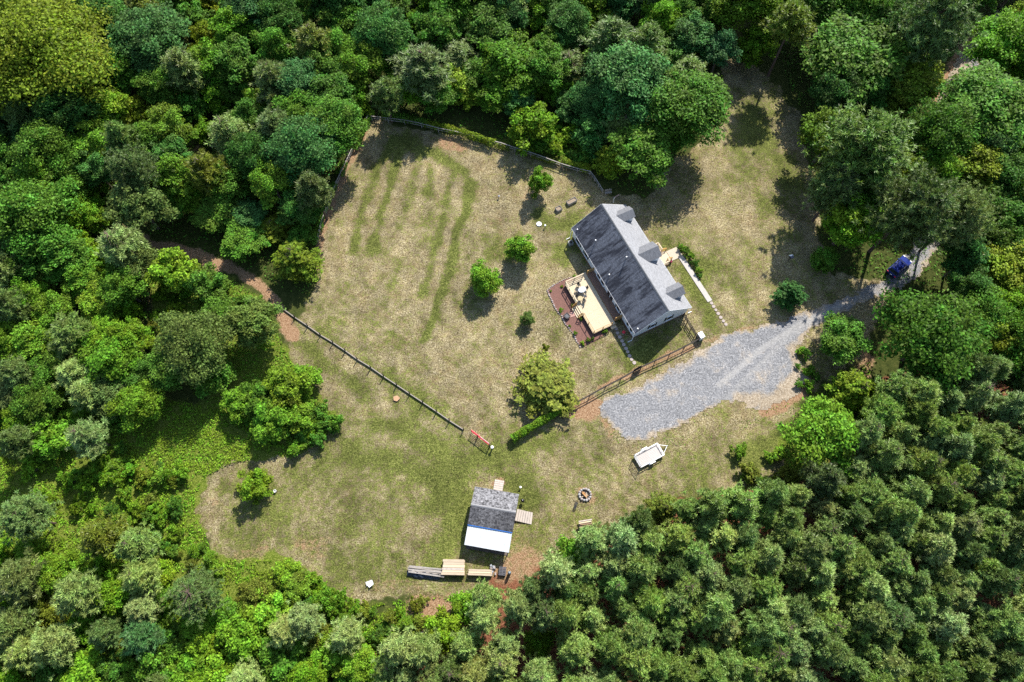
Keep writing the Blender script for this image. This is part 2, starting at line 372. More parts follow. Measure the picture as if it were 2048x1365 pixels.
DIRTS = [(TRACK,1.0,0.9),([(735,250),(705,310),(680,370),(655,420),(640,480),(632,540)],0.9,0.75),([(1140,815),(1175,822),(1190,810)],1.6,1.0),([(1205,835),(1225,865)],0.8,0.6),
         ([(890,285),(925,295)],1.6,0.7),([(1060,390),(1075,370)],1.4,0.6),([(1410,680),(1480,665),(1560,645),(1640,615)],0.5,0.6),([(1200,775),(1290,735),(1395,690)],0.6,0.75),
         ([(1530,825),(1570,805),(1605,790),(1620,765)],0.9,0.9),([(1050,1110),(1010,1150),(1060,1130)],1.8,0.75),([(840,1225),(890,1225),(870,1245)],2.2,0.85),
         ([(720,830),(790,790)],0.8,0.35),([(1980,50),(1930,110),(1890,180),(1870,260)],1.8,1.0),([(1720,690),(1735,720),(1720,770)],1.2,0.8),([(1170,985),(1175,1000)],1.3,0.65),
         ([(1030,1080),(1060,1100),(1080,1130)],1.5,0.5),([(640,1110),(600,1090),(655,1080)],1.0,0.5),([(480,1110),(520,1105)],1.3,0.5),([(1000,965),(990,970)],0.8,0.7),([(310,500),(290,560),(300,620)],1.0,0.5),
         ([(1560,260),(1590,330)],1.0,0.3),([(960,440),(1000,450),(1010,540)],2.2,0.35),([(400,300),(385,320)],1.2,0.8),([(420,1000),(440,1010)],0.8,0.5),([(760,1170),(830,1180)],1.2,0.45),([(930,690),(1000,730)],1.5,0.3)]
PINES_PX = [(760,1500),(740,1290),(930,1230),(960,1170),(1040,1150),(1180,1080),(1300,1010),(1420,985),(1600,965),(1720,850),(1760,760),(1830,740),(1950,700),(2180,700),(2180,1500)]
MEADOWS = [[(180,830),(330,790),(450,815),(520,880),(640,880),(640,920),(430,960),(400,1110),(560,1100),(760,1230),(900,1200),(890,1260),(760,1310),(560,1330),(300,1420),(-100,1420),(-60,930)], [(290,520),(430,545),(540,610),(575,700),(680,840),(600,900),(440,830),(320,700)], [(960,290),(1150,230),(1215,300),(1190,340),(1100,315)], [(1440,900),(1620,870),(1700,800),(1700,880),(1600,965),(1450,985)]]
def build_ground():
    xs = np.concatenate([[-1800,-900,-450,-250,-170,-130], np.arange(-112, 112.01, 0.42), [130,170,250,450,900,1800]])
    ys = np.concatenate([[-1500,-700,-300,-120,-60,-36], np.arange(-24, 130.01, 0.42), [145,170,220,330,600,1200,2400]])
    X, Y = np.meshgrid(xs, ys); ny, nx = X.shape
    jx = smooth_noise(X, Y, 0.6, 1) - 0.5; jy = smooth_noise(X, Y, 0.6, 2) - 0.5
    jx3 = smooth_noise(X, Y, 1.6, 8) - .5; jy3 = smooth_noise(X, Y, 1.6, 9) - .5
    Xj, Yj = X + jx * 1.6 + jx3 * 1.0, Y + jy * 1.6 + jy3 * 1.0
    wild = 1 - soft_poly(poly(LAWN), Xj, Yj, 0.8)
    green = np.full(X.shape, 0.22)
    for pts, w, a in STRIPES:
        d = seg_dist(poly(pts), X + jx * 0.8, Y + jy * 0.8); green = np.maximum(green, 0.22 + 1.15 * a * (.6 + .7 * smooth_noise(X, Y, .45, 77)) * np.exp(-(d / (w * 1.05)) ** 2))
    low = soft_poly(poly([(660,860),(800,790),(990,905),(1040,880),(1200,850),(1240,900),(1600,880),(1500,985),(1190,1060),(1000,1180),(700,1200),(400,1100),(380,960),(600,905)]), X, Y, 3.0)
    green += 0.24 * low
    # faint mower lines that run with the fences
    a = poly([(596,638),(990,905)]); t = a[1] - a[0]; t /= np.linalg.norm(t); s = (X - a[0][0]) * -t[1] + (Y - a[0][1]) * t[0]
    near = np.clip(1 - np.abs(s - 6) / 9, 0, 1); green += 0.16 * near * np.sin(s * 2 * math.pi / 1.5 + jx * 2)
    swirl = poly([(1024, 1234)])[0]; r0 = np.hypot(X + 22, Y - 12); green += 0.07 * low * np.sin(r0 * 2 * math.pi / 1.35 + jx * 2)
    fb = lambda s0: .28 * smooth_noise(X, Y, .22, s0) + .27 * smooth_noise(X * .95 + Y * .3, (Y * .95 - X * .3) * .45, .8, s0 + 1) + .25 * smooth_noise(X, Y + 5, 1.1, s0 + 2) + .2 * smooth_noise(X + 9, Y, 2.1, s0 + 3)
    green += 1.35 * (fb(300) - .5); lum = 1 + 1.1 * (fb(330) - .5) + .25 * (smooth_noise(X, Y, 2.2, 350) - .5)
    dirt = np.zeros(X.shape)
    for pts, w, a_ in DIRTS:
        d = seg_dist(poly(pts), X + jx * 1.0, Y + jy * 1.0); dirt = np.maximum(dirt, a_ * np.clip(1.6 - d / w, 0, 1))
    meadow = np.zeros(X.shape)
    for zn in MEADOWS: meadow = np.maximum(meadow, soft_poly(poly(zn), Xj, Yj, 1.5))
    straw = soft_poly(poly(PINES_PX), Xj, Yj, 1.0) * 0.85
    Z = (smooth_noise(X, Y, 0.35, 5) - 0.5) * 0.03
    bank = seg_dist(poly([(395,990),(420,952),(470,928),(560,915),(610,902),(650,862),(675,838)]), X, Y)
    V = np.stack([X, Y, Z - 0.02], -1).reshape(-1, 3)
    idx = np.arange(nx * ny).reshape(ny, nx)
    F = np.stack([idx[:-1, :-1], idx[:-1, 1:], idx[1:, 1:], idx[1:, :-1]], -1).reshape(-1, 4)
    o = link('ground', fast_mesh('ground', V, F, dict(green=green, dirt=dirt, wild=wild, straw=straw, meadow=meadow, lum=lum)), GROUND)
    tag(o, kind='structure')
build_ground()

DRIVE = [(1990,20),(1945,75),(1905,130),(1870,200),(1862,300),(1858,400),(1850,450),(1815,505),(1775,552),(1700,590),(1620,620),(1560,641),(1500,657),(1440,673),(1408,692),(1345,732),(1285,768),(1215,792),(1196,806),
         (1205,830),(1222,852),(1242,878),(1268,888),(1325,868),(1375,846),(1405,828),(1440,806),(1475,808),(1500,816),(1530,822),(1570,802),(1600,786),(1616,764),(1604,730),(1596,702),(1602,682),(1622,660),
         (1655,640),(1705,618),(1765,590),(1812,574),(1848,545),(1885,480),(1900,400),(1905,300),(1915,215),(1945,150),(1985,95),(2040,40)]
def build_drive():
    P = poly(DRIVE); cell = 0.26
    xs = np.arange(P[:, 0].min() - 1, P[:, 0].max() + 1, cell); ys = np.arange(P[:, 1].min() - 1, P[:, 1].max() + 1, cell)
    X, Y = np.meshgrid(xs, ys); ny, nx = X.shape
    s = np.where(inside(P, X, Y), 1, -1) * seg_dist(P, X, Y, True)
    s = s + (smooth_noise(X, Y, 1.1, 3) - 0.5) * 0.9 + (smooth_noise(X, Y, 3.3, 4) - 0.5) * 0.5
    keep = s > 0
    tan = np.clip(1 - s / 0.9, 0, 1) * 0.9
    for pts, w, a in (([(1560,790),(1590,770),(1605,740),(1590,700)],1.2,0.9),([(1480,800),(1540,805),(1590,780)],1.3,0.8),([(1400,700),(1340,740)],1.0,0.5),([(1650,630),(1740,585),(1810,540)],1.2,0.4),([(1900,130),(1880,300),(1870,450)],3.5,1.2)):
        tan = np.maximum(tan, a * np.clip(1.5 - seg_dist(poly(pts), X, Y) / w, 0, 1))
    pale = np.zeros(X.shape)
    for pts, w, a in (([(1680,612),(1600,650),(1520,700),(1440,770)],0.55,0.55),([(1640,640),(1580,670),(1530,720),(1450,800)],0.5,0.4),([(1560,690),(1500,760),(1440,800)],0.8,0.25),([(1480,680),(1400,740)],1.0,0.2)):
        pale = np.maximum(pale, a * np.clip(1.5 - seg_dist(poly(pts), X, Y) / w, 0, 1))
    idx = np.arange(nx * ny).reshape(ny, nx)
    q = keep[:-1, :-1] & keep[1:, :-1] & keep[:-1, 1:] & keep[1:, 1:]
    F = np.stack([idx[:-1, :-1], idx[:-1, 1:], idx[1:, 1:], idx[1:, :-1]], -1)[q]
    used = np.unique(F); mp = np.full(nx * ny, -1); mp[used] = np.arange(len(used))
    Z = np.full(X.shape, 0.012) + np.clip(s, 0, 1) * 0.02 - 0.018 * (pale > 0.2)
    V = np.stack([X, Y, Z], -1).reshape(-1, 3)[used]
    o = link('driveway', fast_mesh('driveway', V, mp[F], dict(tan=tan.ravel()[used], pale=pale.ravel()[used])), GRAVEL)
    tag(o, kind='structure')
build_drive()

# ================================================================== HOUSE
HC = np.array([18.98, 52.15]); HA = R_(-64.0)
HU = np.array([math.cos(HA), math.sin(HA)]); HV = np.array([-math.sin(HA), math.cos(HA)])
def HW(u, v): return HC + HU * u + HV * v        # house plan -> world
EAVE, RIDGE, HALF_L, HALF_D = 2.75, 6.45, 10.5, 5.1
SL = (RIDGE - EAVE) / HALF_D
def window(parent, c, w, h, axis, out, shutters=True):
    """c = centre on the wall plane; axis 'x' = wall runs along local x (faces +-y), 'y' = wall runs along y"""
    def bx(name, mat, par, off, along, dz, size_a, size_z, depth):
        if axis == 'x': cc = (c[0] + along, c[1] + out * off, c[2] + dz); d = (size_a, depth, size_z)
        else: cc = (c[0] + out * off, c[1] + along, c[2] + dz); d = (depth, size_a, size_z)
        if par is not parent: cc = tuple(np.array(cc) - np.array(par.location))
        return box_part(name, mat, par, cc, d)
    f = bx('window', WHITE, parent, 0.03, 0, 0, w + 0.16, h + 0.16, 0.09)
    bx('pane', DARKGLASS, f, 0.085, 0, h * 0.25, w, h * 0.46, 0.03); bx('pane', DARKGLASS, f, 0.085, 0, -h * 0.25, w, h * 0.46, 0.03)
    bx('sill', WHITE, f, 0.11, 0, -h / 2 - 0.1, w + 0.3, 0.06, 0.12)
    if shutters:
        for s in (-1, 1): bx('shutter', SHUTTER, f, 0.05, s * (w / 2 + 0.25), 0, 0.30, h + 0.1, 0.05)
    return f
def build_house():
    r = empty('house', HC, HA, 'long white house with steep grey shingle roof and three front dormers', 'house')
    wl, wd = HALF_L - 0.30, HALF_D - 0.24
    top = RIDGE - 0.17 - wd * SL * 0
    gable = [(-wd, 0.45), (wd, 0.45), (wd, RIDGE - wd * SL - 0.2), (0, RIDGE - 0.2), (-wd, RIDGE - wd * SL - 0.2)]
    MB().profile(gable, 'x', -wl, wl).build('wall', SIDING, r)
    f = MB()
    f.box((0, 0, 0.21), (2 * wl - 0.06, 2 * wd - 0.06, 0.5)); f.build('foundation', BRICK, r)
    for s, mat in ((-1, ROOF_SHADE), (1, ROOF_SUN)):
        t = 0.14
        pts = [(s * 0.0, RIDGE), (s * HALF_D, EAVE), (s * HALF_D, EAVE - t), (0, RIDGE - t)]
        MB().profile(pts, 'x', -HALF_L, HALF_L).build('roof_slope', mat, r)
        # fascia and gutter
        fa = MB().box((0, s * (HALF_D + 0.012), EAVE - 0.10), (2 * HALF_L, 0.02, 0.16)).build('fascia', WHITE, r)
        g = MB(); g.profile([(s * (HALF_D + 0.025), EAVE - 0.03), (s * (HALF_D + 0.06), EAVE - 0.02), (s * (HALF_D + 0.055), EAVE - 0.13), (s * (HALF_D + 0.025), EAVE - 0.13)], 'x', -HALF_L + .02, HALF_L - .02)
        g.build('gutter', simple('gutter_grey', (.50, .50, .52), .5), fa)
    cap = MB(); n = 56
    for i in range(n):
        x0 = -HALF_L + 2 * HALF_L * i / n; x1 = x0 + 2 * HALF_L / n + 0.04; lift = 0.012 + 0.012 * (i % 2)
        cap.profile([(-0.20, RIDGE - 0.20 * SL + lift), (0, RIDGE + lift + 0.025), (0.20, RIDGE - 0.20 * SL + lift), (0, RIDGE - 0.05)], 'x', x0, min(x1, HALF_L + 0.01))
    cap.build('ridge_cap', simple('ridge_shingle', (0.17, 0.175, 0.185), 0.9, 0, 0.3, 5), r)
    for s in (-1, 1):       # rake boards
        for e in (-1, 1):
            b = MB(); x = e * (HALF_L + 0.012)
            b.add([(x - .015, 0, RIDGE - .01), (x - .015, s * HALF_D, EAVE - .01), (x - .015, s * HALF_D, EAVE - .16), (x - .015, 0, RIDGE - .17),
                   (x + .015, 0, RIDGE - .01), (x + .015, s * HALF_D, EAVE - .01), (x + .015, s * HALF_D, EAVE - .16), (x + .015, 0, RIDGE - .17)],
                  [(0, 1, 2, 3), (7, 6, 5, 4), (0, 4, 5, 1), (1, 5, 6, 2), (2, 6, 7, 3), (3, 7, 4, 0)])
            b.build('rake_board', WHITE, r)
    # dormers on the front slope
    for u, hw, hd in ((-8.0, 1.12, 5.35), (-0.12, 1.5, 5.8), (7.5, 1.12, 5.35)):
        ds = 0.62; ev = hd - hw * ds; front = 4.62; wf = 4.3
        vr = (RIDGE - hd) / SL; ve = (RIDGE - ev) / SL; ww = hw - 0.16
        zb = RIDGE - wf * SL; zw = hd - ww * ds - 0.1
        vb = (RIDGE - zw) / SL
        # cheek walls and gabled front as one closed body that dips below the main slope
        body = MB()
        V = []
        for v_, low in ((vb - 0.6, RIDGE - (vb - 0.6) * SL - 0.25), (wf, zb - 0.25)):
            V += [(u - ww, v_, low), (u + ww, v_, low), (u + ww, v_, zw), (u, v_, hd - 0.1), (u - ww, v_, zw)]
        body.add(V, [(0, 1, 2, 3, 4), (9, 8, 7, 6, 5), (0, 5, 6, 1), (1, 6, 7, 2), (2, 7, 8, 3), (3, 8, 9, 4), (4, 9, 5, 0)])
        d = body.build('dormer', SIDING, r)
        for s in (-1, 1):
            t = 0.07; b = MB()
            V = [(u, vr - 0.05, hd), (u, front, hd), (u + s * hw, front, ev), (u + s * hw, ve - 0.05, ev)]
            V += [(x, y, z - t) for x, y, z in V]
            b.add(V, [(0, 1, 2, 3), (7, 6, 5, 4), (0, 4, 5, 1), (1, 5, 6, 2), (2, 6, 7, 3), (3, 7, 4, 0)])
            b.build('dormer_roof', ROOF_DORM, d)
        w = box_part('window', WHITE, d, (u, wf + 0.03, zb + (zw - zb) * 0.62), (ww * 1.1, 0.08, (zw - zb) * 0.8))
    # windows, doors
    for u in (-8.2, -5.6, -1.2, 0.1, 5.2): window(r, (u, -wd, 1.75), 0.85, 1.25, 'x', -1, shutters=u not in (-1.2, 0.1))
    for u in (8.2, 9.3): window(r, (u, -wd, 1.75), 0.55, 1.15, 'x', -1, shutters=False)
    d = box_part('patio_door', WHITE, r, (2.6, -wd - 0.03, 1.75), (1.9, 0.08, 2.1))
    for s in (-.46, .46): box_part('pane', DARKGLASS, d, (s, -0.05, 0), (0.75, 0.03, 1.8))
    for u in (-7.9, -4.6, 4.2, 7.6): window(r, (u, wd, 1.75), 0.9, 1.35, 'x', 1)
    dd = box_part('front_door', RED, r, (-0.4, wd + 0.03, 1.55), (0.95, 0.07, 2.05)); box_part('handle', STEEL, dd, (0.36, 0.06, -0.05), (0.06, 0.06, 0.12))
    for v in (-1.7, 1.3): window(r, (wl, v, 2.0), 0.75, 1.05, 'y', 1)
    window(r, (-wl, 0.5, 2.0), 0.8, 1.2, 'y', -1)
    # downspouts, vents and pipes
    for u, v in ((10.45, -5.15), (10.3, 5.2), (-10.3, -5.2)):
        p = MB().beam((u, v, 0.1), (u, v, EAVE - 0.12), 0.08, 0.08); p.beam((u, v, 0.12), (u, v - 0.75 if v < 0 else v + .75, 0.06), 0.08, 0.07); p.build('downspout', WHITE, r)
    for u, v, h in ((-5.8, -3.4, 0.75), (-0.3, -1.15, 0.8), (0.2, -4.1, 0.35), (-9.5, -4.6, 0.3), (10.1, -4.55, 0.25)):
        z = RIDGE + v * SL if v < 0 else RIDGE - v * SL
        p = MB().tube([(u, v, z - 0.1), (u, v, z + h)], 0.055, 8).build('vent_pipe', simple('pipe_grey', (0.30, 0.30, 0.31), 0.6, 0.2), r)
        MB().lathe([(0.05, 0), (0.11, 0.02), (0.11, 0.1), (0.02, 0.14)], 8, (u, v, z + h)).build('vent_cap', WHITE, p)
    return r
build_house()
# heat pump on the back wall and a white pole behind the far gable
hp = empty('heat_pump', HW(-9.2, -5.75), HA, 'small grey heat pump unit against the back wall near the far corner', 'heat pump')
MB().box((0, 0, 0.36), (0.75, 0.75, 0.7)).build('casing', simple('unit_grey', (0.42, 0.42, 0.40), 0.6, 0.2), hp)
MB().lathe([(0.30, 0), (0.30, 0.04), (0.05, 0.06)], 14, (0, 0, 0.71)).build('fan_grille', BLACK, hp)
pl = empty('flag_pole', G(1226, 406), 0, 'short white pole with a cross arm behind the far gable of the house', 'pole')
MB().tube([(0, 0, 0), (0, 0, 1.6)], 0.05, 8).build('pole', WHITE, pl)
MB().tube([(0, 0, 1.55), (0.75, 0.35, 1.95)], 0.045, 8).build('arm', PINK, pl)

# ------------------------------------------------------------------ back deck
def rail_run(parent, a, b, z, mat, n_rails=3, h=0.95, posts=None, cap=True, low=0.15):
    a = np.array(a, float); b = np.array(b, float); L = np.linalg.norm(b - a); n = posts or max(2, int(round(L / 1.6)) + 1)
    for i in range(n):
        p = a + (b - a) * i / (n - 1)
        MB().box((p[0], p[1], z + h / 2 - 0.05), (0.10, 0.10, h + 0.1)).build('rail_post', mat, parent)
    for k in range(n_rails):
        zz = z + low + (h - low) * k / max(1, n_rails - 1)
        w = (0.14, 0.045) if k == n_rails - 1 and cap else (0.045, 0.10)
        MB().beam((a[0], a[1], zz), (b[0], b[1], zz), *w).build('rail', mat, parent)
DECK_LO, DECK_UP = 0.60, 0.78
def build_deck():
    r = empty('deck', HC, HA, 'two level timber deck with railings along the back of the house', 'deck')
    def boards(name, u0, u1, v0, v1, z, mat):
        b = MB(); w = 0.14; n = int((v1 - v0) / (w + 0.012)); rr = random.Random(3)
        for i in range(n):
            v = v0 + (i + 0.5) * (v1 - v0) / n; cut = u0 + (u1 - u0) * rr.choice((0.33, 0.5, 0.66)); j = rr.uniform(-.004, .004)
            b.box(((u0 + cut) / 2, v, z - 0.02 + j), (cut - u0 - 0.01, (v1 - v0) / n - 0.014, 0.035)); b.box(((cut + u1) / 2, v, z - 0.02 - j), (u1 - cut - 0.01, (v1 - v0) / n - 0.014, 0.035))
        o = b.build(name, mat, r); o['kind'] = 'stuff'; return o
    boards('deck_boards', -2.8, 7.0, -10.25, -6.22, DECK_LO, WOOD_NEW)
    boards('deck_boards', -2.85, 6.55, -6.18, -4.90, DECK_UP, simple('brown_boards', (.33, .19, .13), .7, 0, .25, 2, (.4, 6, 6)))  # upper level boards in a darker, browner tone than the lower level
    f = MB(); f.box((2.1, -8.23, 0.44), (9.72, 3.95, 0.24)); f.build('frame', WOOD_GOLD, r)
    f = MB(); f.box((1.85, -5.52, 0.50), (9.3, 1.28, 0.48)); f.build('frame', WOOD_GOLD, r)
    for u in (-2.6, 0.5, 3.8, 6.8):
        MB().box((u, -10.1, 0.16), (0.14, 0.14, 0.36)).build('support_post', WOOD_GOLD, r)
    rail_run(r, (-2.72, -10.15), (-2.72, -6.9), DECK_LO, WOOD_NEW, 3, posts=3)
    rail_run(r, (-2.72, -10.15), (1.25, -10.15), DECK_LO, WOOD_NEW, 3, posts=4)
    rail_run(r, (3.5, -10.15), (6.92, -10.15), DECK_LO, WOOD_GOLD, 2, posts=3, h=0.9, cap=False)
    rail_run(r, (6.92, -10.15), (6.92, -6.9), DECK_LO, WOOD_GOLD, 2, posts=3, h=0.9, cap=False)
    rail_run(r, (-2.8, -6.1), (-2.8, -4.95), DECK_UP, WOOD_GOLD, 3, posts=2)
    rail_run(r, (6.5, -6.1), (6.5, -4.95), DECK_UP, WOOD_GOLD, 3, posts=2)
    # stairs
    for k in range(3):
        box_part('stair_tread', WOOD_NEW, r, (2.38, -10.42 - 0.28 * k, DECK_LO - 0.15 * (k + 1)), (1.95, 0.27, 0.045))
    for u in (1.36, 3.4):
        s = MB(); s.beam((u, -10.3, DECK_LO - 0.1), (u, -11.1, 0.08), 0.06, 0.24); s.build('stair_stringer', WOOD_GOLD, r)
        MB().box((u, -10.36, 0.8), (0.11, 0.11, 1.5)).build('stair_post', WOOD_GOLD, r); MB().box((u, -11.05, 0.5), (0.11, 0.11, 0.95)).build('stair_post', WOOD_GOLD, r)
        MB().beam((u, -10.36, 1.5), (u, -11.08, 0.98), 0.13, 0.05).build('stair_rail', WOOD_GOLD, r); MB().beam((u, -10.36, 1.15), (u, -11.08, 0.65), 0.05, 0.1).build('stair_rail', WOOD_GOLD, r)
    box_part('side_step', WOOD_NEW, r, (7.25, -6.7, 0.28), (0.5, 0.9, 0.06)); box_part('side_step', WOOD_NEW, r, (-3.1, -6.5, 0.35), (0.5, 0.8, 0.06))
build_deck()
# mulch bed, border stones and the pad below the stairs
def z5(x, y): return (1080 + x / 7.585, 520 + y / 7.583)
BED = [z5(*p) for p in ((110,470),(185,400),(330,320),(470,265),(600,245),(700,230),(1060,1000),(1045,1095),(920,1175),(830,1235),(720,1290),(610,1325),(560,1240),(500,1120),(440,1040),(370,960),(330,860),(260,780),(215,700),(170,600))]
bp = poly(BED); 
def build_bed():
    pts = []
    for i in range(len(bp)):
        a, b = bp[i], bp[(i + 1) % len(bp)]
        for t in np.linspace(0, 1, 6)[:-1]: pts.append(a + (b - a) * t + rng.normal(0, 0.05, 2))
    tag(MB().prism(pts, -0.05, 0.05).build('mulch_bed', MULCH), kind='structure')
    r = empty('border_stones', bp[0], 0, 'row of small pale stones edging the mulch bed', 'stone edging')
    edge = [bp[i] for i in (3, 2, 1, 0, 19, 18, 17, 16, 15, 14, 13, 12, 11)]
    for i in range(len(edge) - 1):
        L = np.linalg.norm(edge[i + 1] - edge[i])
        for t in np.arange(0, 1, 0.34 / L):
            p = edge[i] + (edge[i + 1] - edge[i]) * t + rng.normal(0, 0.03, 2) - bp[0]; s = rng.uniform(0.10, 0.17)
            MB().lathe([(s, 0), (s * 1.05, 0.05), (s * 0.7, 0.1 + s * 0.2), (s * 0.2, 0.13 + s * .2)], 7, (p[0], p[1], 0)).build('stone', PSTONE if rng.random() < .6 else STONE, r)
build_bed()
pad = [z5(*p) for p in ((440,800),(545,790),(560,850),(455,880))]
tag(MB().prism(poly(pad), 0.0, 0.09).build('paver_pad', PINKPAD), kind='structure')
def stones(name, pts, size, mat):
    o = empty(name, G(*pts[0]), 0); tag(o, kind='structure')
    for i, (a, b) in enumerate(pts):
        p = G(a, b) - G(*pts[0]); s = size * rng.uniform(.9, 1.1); ang = HA + rng.normal(0, 0.12)
        n = 8; q = []
        for k in range(n):
            t = 2 * math.pi * (k + .5) / n; m = 1 / max(abs(math.cos(t)), abs(math.sin(t))); m = min(m, 1.2) * s / 2 * rng.uniform(.95, 1.05)
            q.append((m * math.cos(t + ang), m * math.sin(t + ang)))
        MB().prism(q, -0.03, 0.045).build('stone', mat, o, (p[0], p[1], 0))
z7 = lambda x, y: (1200 + x / 7.583, 600 + y / 7.583)
z1 = lambda x, y: (1080 + x / 4.015, 380 + y / 4.015)
stones('stepping_stone_path', [z7(*p) for p in ((245,440),(265,505),(300,565),(335,625),(360,680),(395,740),(420,790),(447,850),(480,905),(520,955))], 0.52, PSTONE)
stones('stepping_stone_walk', [z1(*p) for p in ((1378,910),(1394,937),(1412,965),(1431,994),(1451,1025),(1473,1053),(1493,1081))], 0.50, PSTONE)

# patio tables and chairs
def chair(loc, ang, mat, label, seat=0.44):
    r = empty('patio_chair', (*loc, DECK_LO), ang, label, 'chair', 'chairs on the deck')
    MB().box((0, 0, 0.42), (0.46, 0.46, 0.05)).build('seat', mat, r)
    b = MB(); b.box((-0.25, 0, 0.68), (0.05, 0.44, 0.48), 0, -0.2); b.build('backrest', mat, r)
    for sx in (-.2, .2):
        for sy in (-.2, .2): MB().beam((sx, sy, 0.0), (sx, sy, 0.41), 0.03, 0.03).build('leg', BLACK, r)
    for sy in (-.24, .24): MB().beam((-.22, sy, .62), (.2, sy, .62), 0.04, 0.03).build('armrest', BLACK, r)
def table(px, r_, h, mat, label, oval=1.0):
    t = empty('patio_table', (*G(*px, DECK_LO + h), DECK_LO), HA, label, 'table')
    V = [(r_ * math.cos(2 * math.pi * k / 28), r_ * oval * math.sin(2 * math.pi * k / 28)) for k in range(28)]
    MB().prism(V, h - 0.035, h).build('tabletop', mat, t)
    MB().lathe([(0.28, 0), (0.26, 0.03), (0.05, 0.06), (0.04, h - 0.04)], 12).build('pedestal', BLACK, t)
TAUPE = simple('taupe_sling', (0.105, 0.09, 0.075), 0.8, 0, 0.2); GREYF = simple('grey_cushion', (0.10, 0.105, 0.12), 0.8, 0, 0.2)
table(z5(640, 450), 0.50, 0.72, simple('white_glass', (0.70, 0.72, 0.76), 0.2, 0, 0.06, spec=0.5), 'larger oval patio table with a pale glassy top on the deck', 1.35)
table(z5(612, 585), 0.42, 0.62, simple('wicker_top', (0.58, 0.47, 0.26), 0.7, 0, 0.15), 'smaller round straw coloured patio table on the deck')
zc = z5(640, 450); zr = z5(612, 585)
for (x, y), tc, m, lb in (((590,375), zc, TAUPE, 'taupe chair between the oval patio table and the end railing'), ((562,458), zc, GREYF, 'dark framed chair on the left of the oval patio table, nearer the end railing'),
                      ((585,500), zc, GREYF, 'dark grey chair on the left of the oval patio table, nearer the round table'), ((700,428), zc, TAUPE, 'taupe chair on the house side of the oval patio table'),
                      ((682,548), zc, GREYF, 'dark grey chair between the oval and the round patio tables'), ((566,560), zr, TAUPE, 'taupe chair on the left of the round patio table'), ((668,625), zr, TAUPE, 'taupe chair to the lower right of the round patio table')):
    p = G(*z5(x, y), DECK_LO + .5); q = G(*tc, DECK_LO + .5); d = q - p
    chair(p, math.atan2(d[1], d[0]), m, lb)
# box grill by the pad, planter on the stair, red ball
fb = empty('fire_bowl', G(*z5(405, 870)), HA + 0.3, 'black square fire bowl on legs at the edge of the mulch bed', 'fire bowl')
fr = MB()
for k in range(4):
    a = k * math.pi / 2; fr.box((0.38 * math.cos(a), 0.38 * math.sin(a), 0.5), (0.1, 0.86, 0.14), a)
fr.build('rim', simple('fire_bowl_black', (0.05, 0.052, 0.055), .5, .2), fb); MB().lathe([(0.16, 0.28), (0.3, 0.36), (0.36, 0.47), (0.2, 0.5)], 12).build('bowl', simple('ash_grey', (0.16, 0.16, 0.17), .8), fb)
for sx in (-.34, .34):
    for sy in (-.34, .34): MB().beam((sx, sy, 0), (sx, sy, 0.46), 0.06, 0.06).build('leg', BLACK, fb)
rb = empty('gazing_ball', G(*z7(352, 514)), 0, 'glossy red gazing ball on a low stand beside the stepping stones', 'garden ornament')
MB().lathe([(0.16, 0), (0.12, 0.1), (0.07, 0.3), (0.12, 0.36)], 10).build('stand', STONE, rb)
MB().lathe([(0.08, .34), (.2, .42), (.27, .56), (.27, .66), (.2, .8), (.08, .88)], 14).build('ball', RED, rb, smooth=True)

# ------------------------------------------------------------------ front porch, walk
def build_porch():
    r = empty('front_porch', HC, HA, 'small new timber front porch with gold railings and wide steps', 'porch')
    H = 0.55; b = MB(); u0, u1, v0, v1 = -2.45, 1.45, 4.84, 7.0
    n = 15
    for i in range(n):
        v = v0 + (i + .5) * (v1 - v0) / n; b.box(((u0 + u1) / 2, v, H - 0.02), (u1 - u0, (v1 - v0) / n - 0.012, 0.04))
    o = b.build('deck_boards', WOOD_NEW, r); o['kind'] = 'stuff'
    MB().box(((u0 + u1) / 2, (v0 + v1) / 2, 0.25), (u1 - u0 - .1, v1 - v0 - .1, 0.5)).build('frame', WOOD_GOLD, r)
    rail_run(r, (u0 + .06, v0 + .1), (u0 + .06, v1 - .06), H, WOOD_NEW, 3, posts=2); rail_run(r, (u1 - .06, v0 + .1), (u1 - .06, v1 - .06), H, WOOD_NEW, 3, posts=2)
    rail_run(r, (u0 + .06, v1 - .06), (-1.05, v1 - .06), H, WOOD_NEW, 3, posts=2); rail_run(r, (0.75, v1 - .06), (u1 - .06, v1 - .06), H, WOOD_NEW, 3, posts=2)
    for k in range(3): box_part('stair_tread', WOOD_NEW, r, (-0.15, v1 + 0.15 + 0.28 * k, H - 0.14 * (k + 1)), (1.75, 0.27, 0.05))
    for u in (-1.08, 0.78):
        MB().beam((u, v1, H - .05), (u, v1 + 0.95, 0.06), 0.06, 0.24).build('stair_stringer', WOOD_GOLD, r)
        MB().box((u, v1 + .88, .5), (.1, .1, .95)).build('stair_post', WOOD_GOLD, r)
        MB().beam((u, v1 - .05, H + .95), (u, v1 + .9, .98), .13, .05).build('stair_rail', WOOD_GOLD, r); MB().beam((u, v1 - .05, H + .5), (u, v1 + .9, .55), .05, .1).build('stair_rail', WOOD_GOLD, r)
    for u in (-1.6, 1.15): MB().beam((u, v1 + 0.02, 0.1), (u, v1 + .02, H), 1.0, 0.03)
    o = MB(); 
    p = empty('flower_pot', HW(1.2, 7.5), 0, 'dark flower pot with red blooms beside the front steps', 'flower pot')
    MB().lathe([(0.14, 0), (0.2, 0.3), (0.18, 0.33)], 12).build('pot', BLACK, p); MB().lathe([(0.05, .3), (.2, .38), (.22, .5), (.1, .58)], 9).build('blooms', simple('red_blooms', (0.32, 0.03, 0.08), 0.8, 0, 0.6, 12), p)
build_porch()
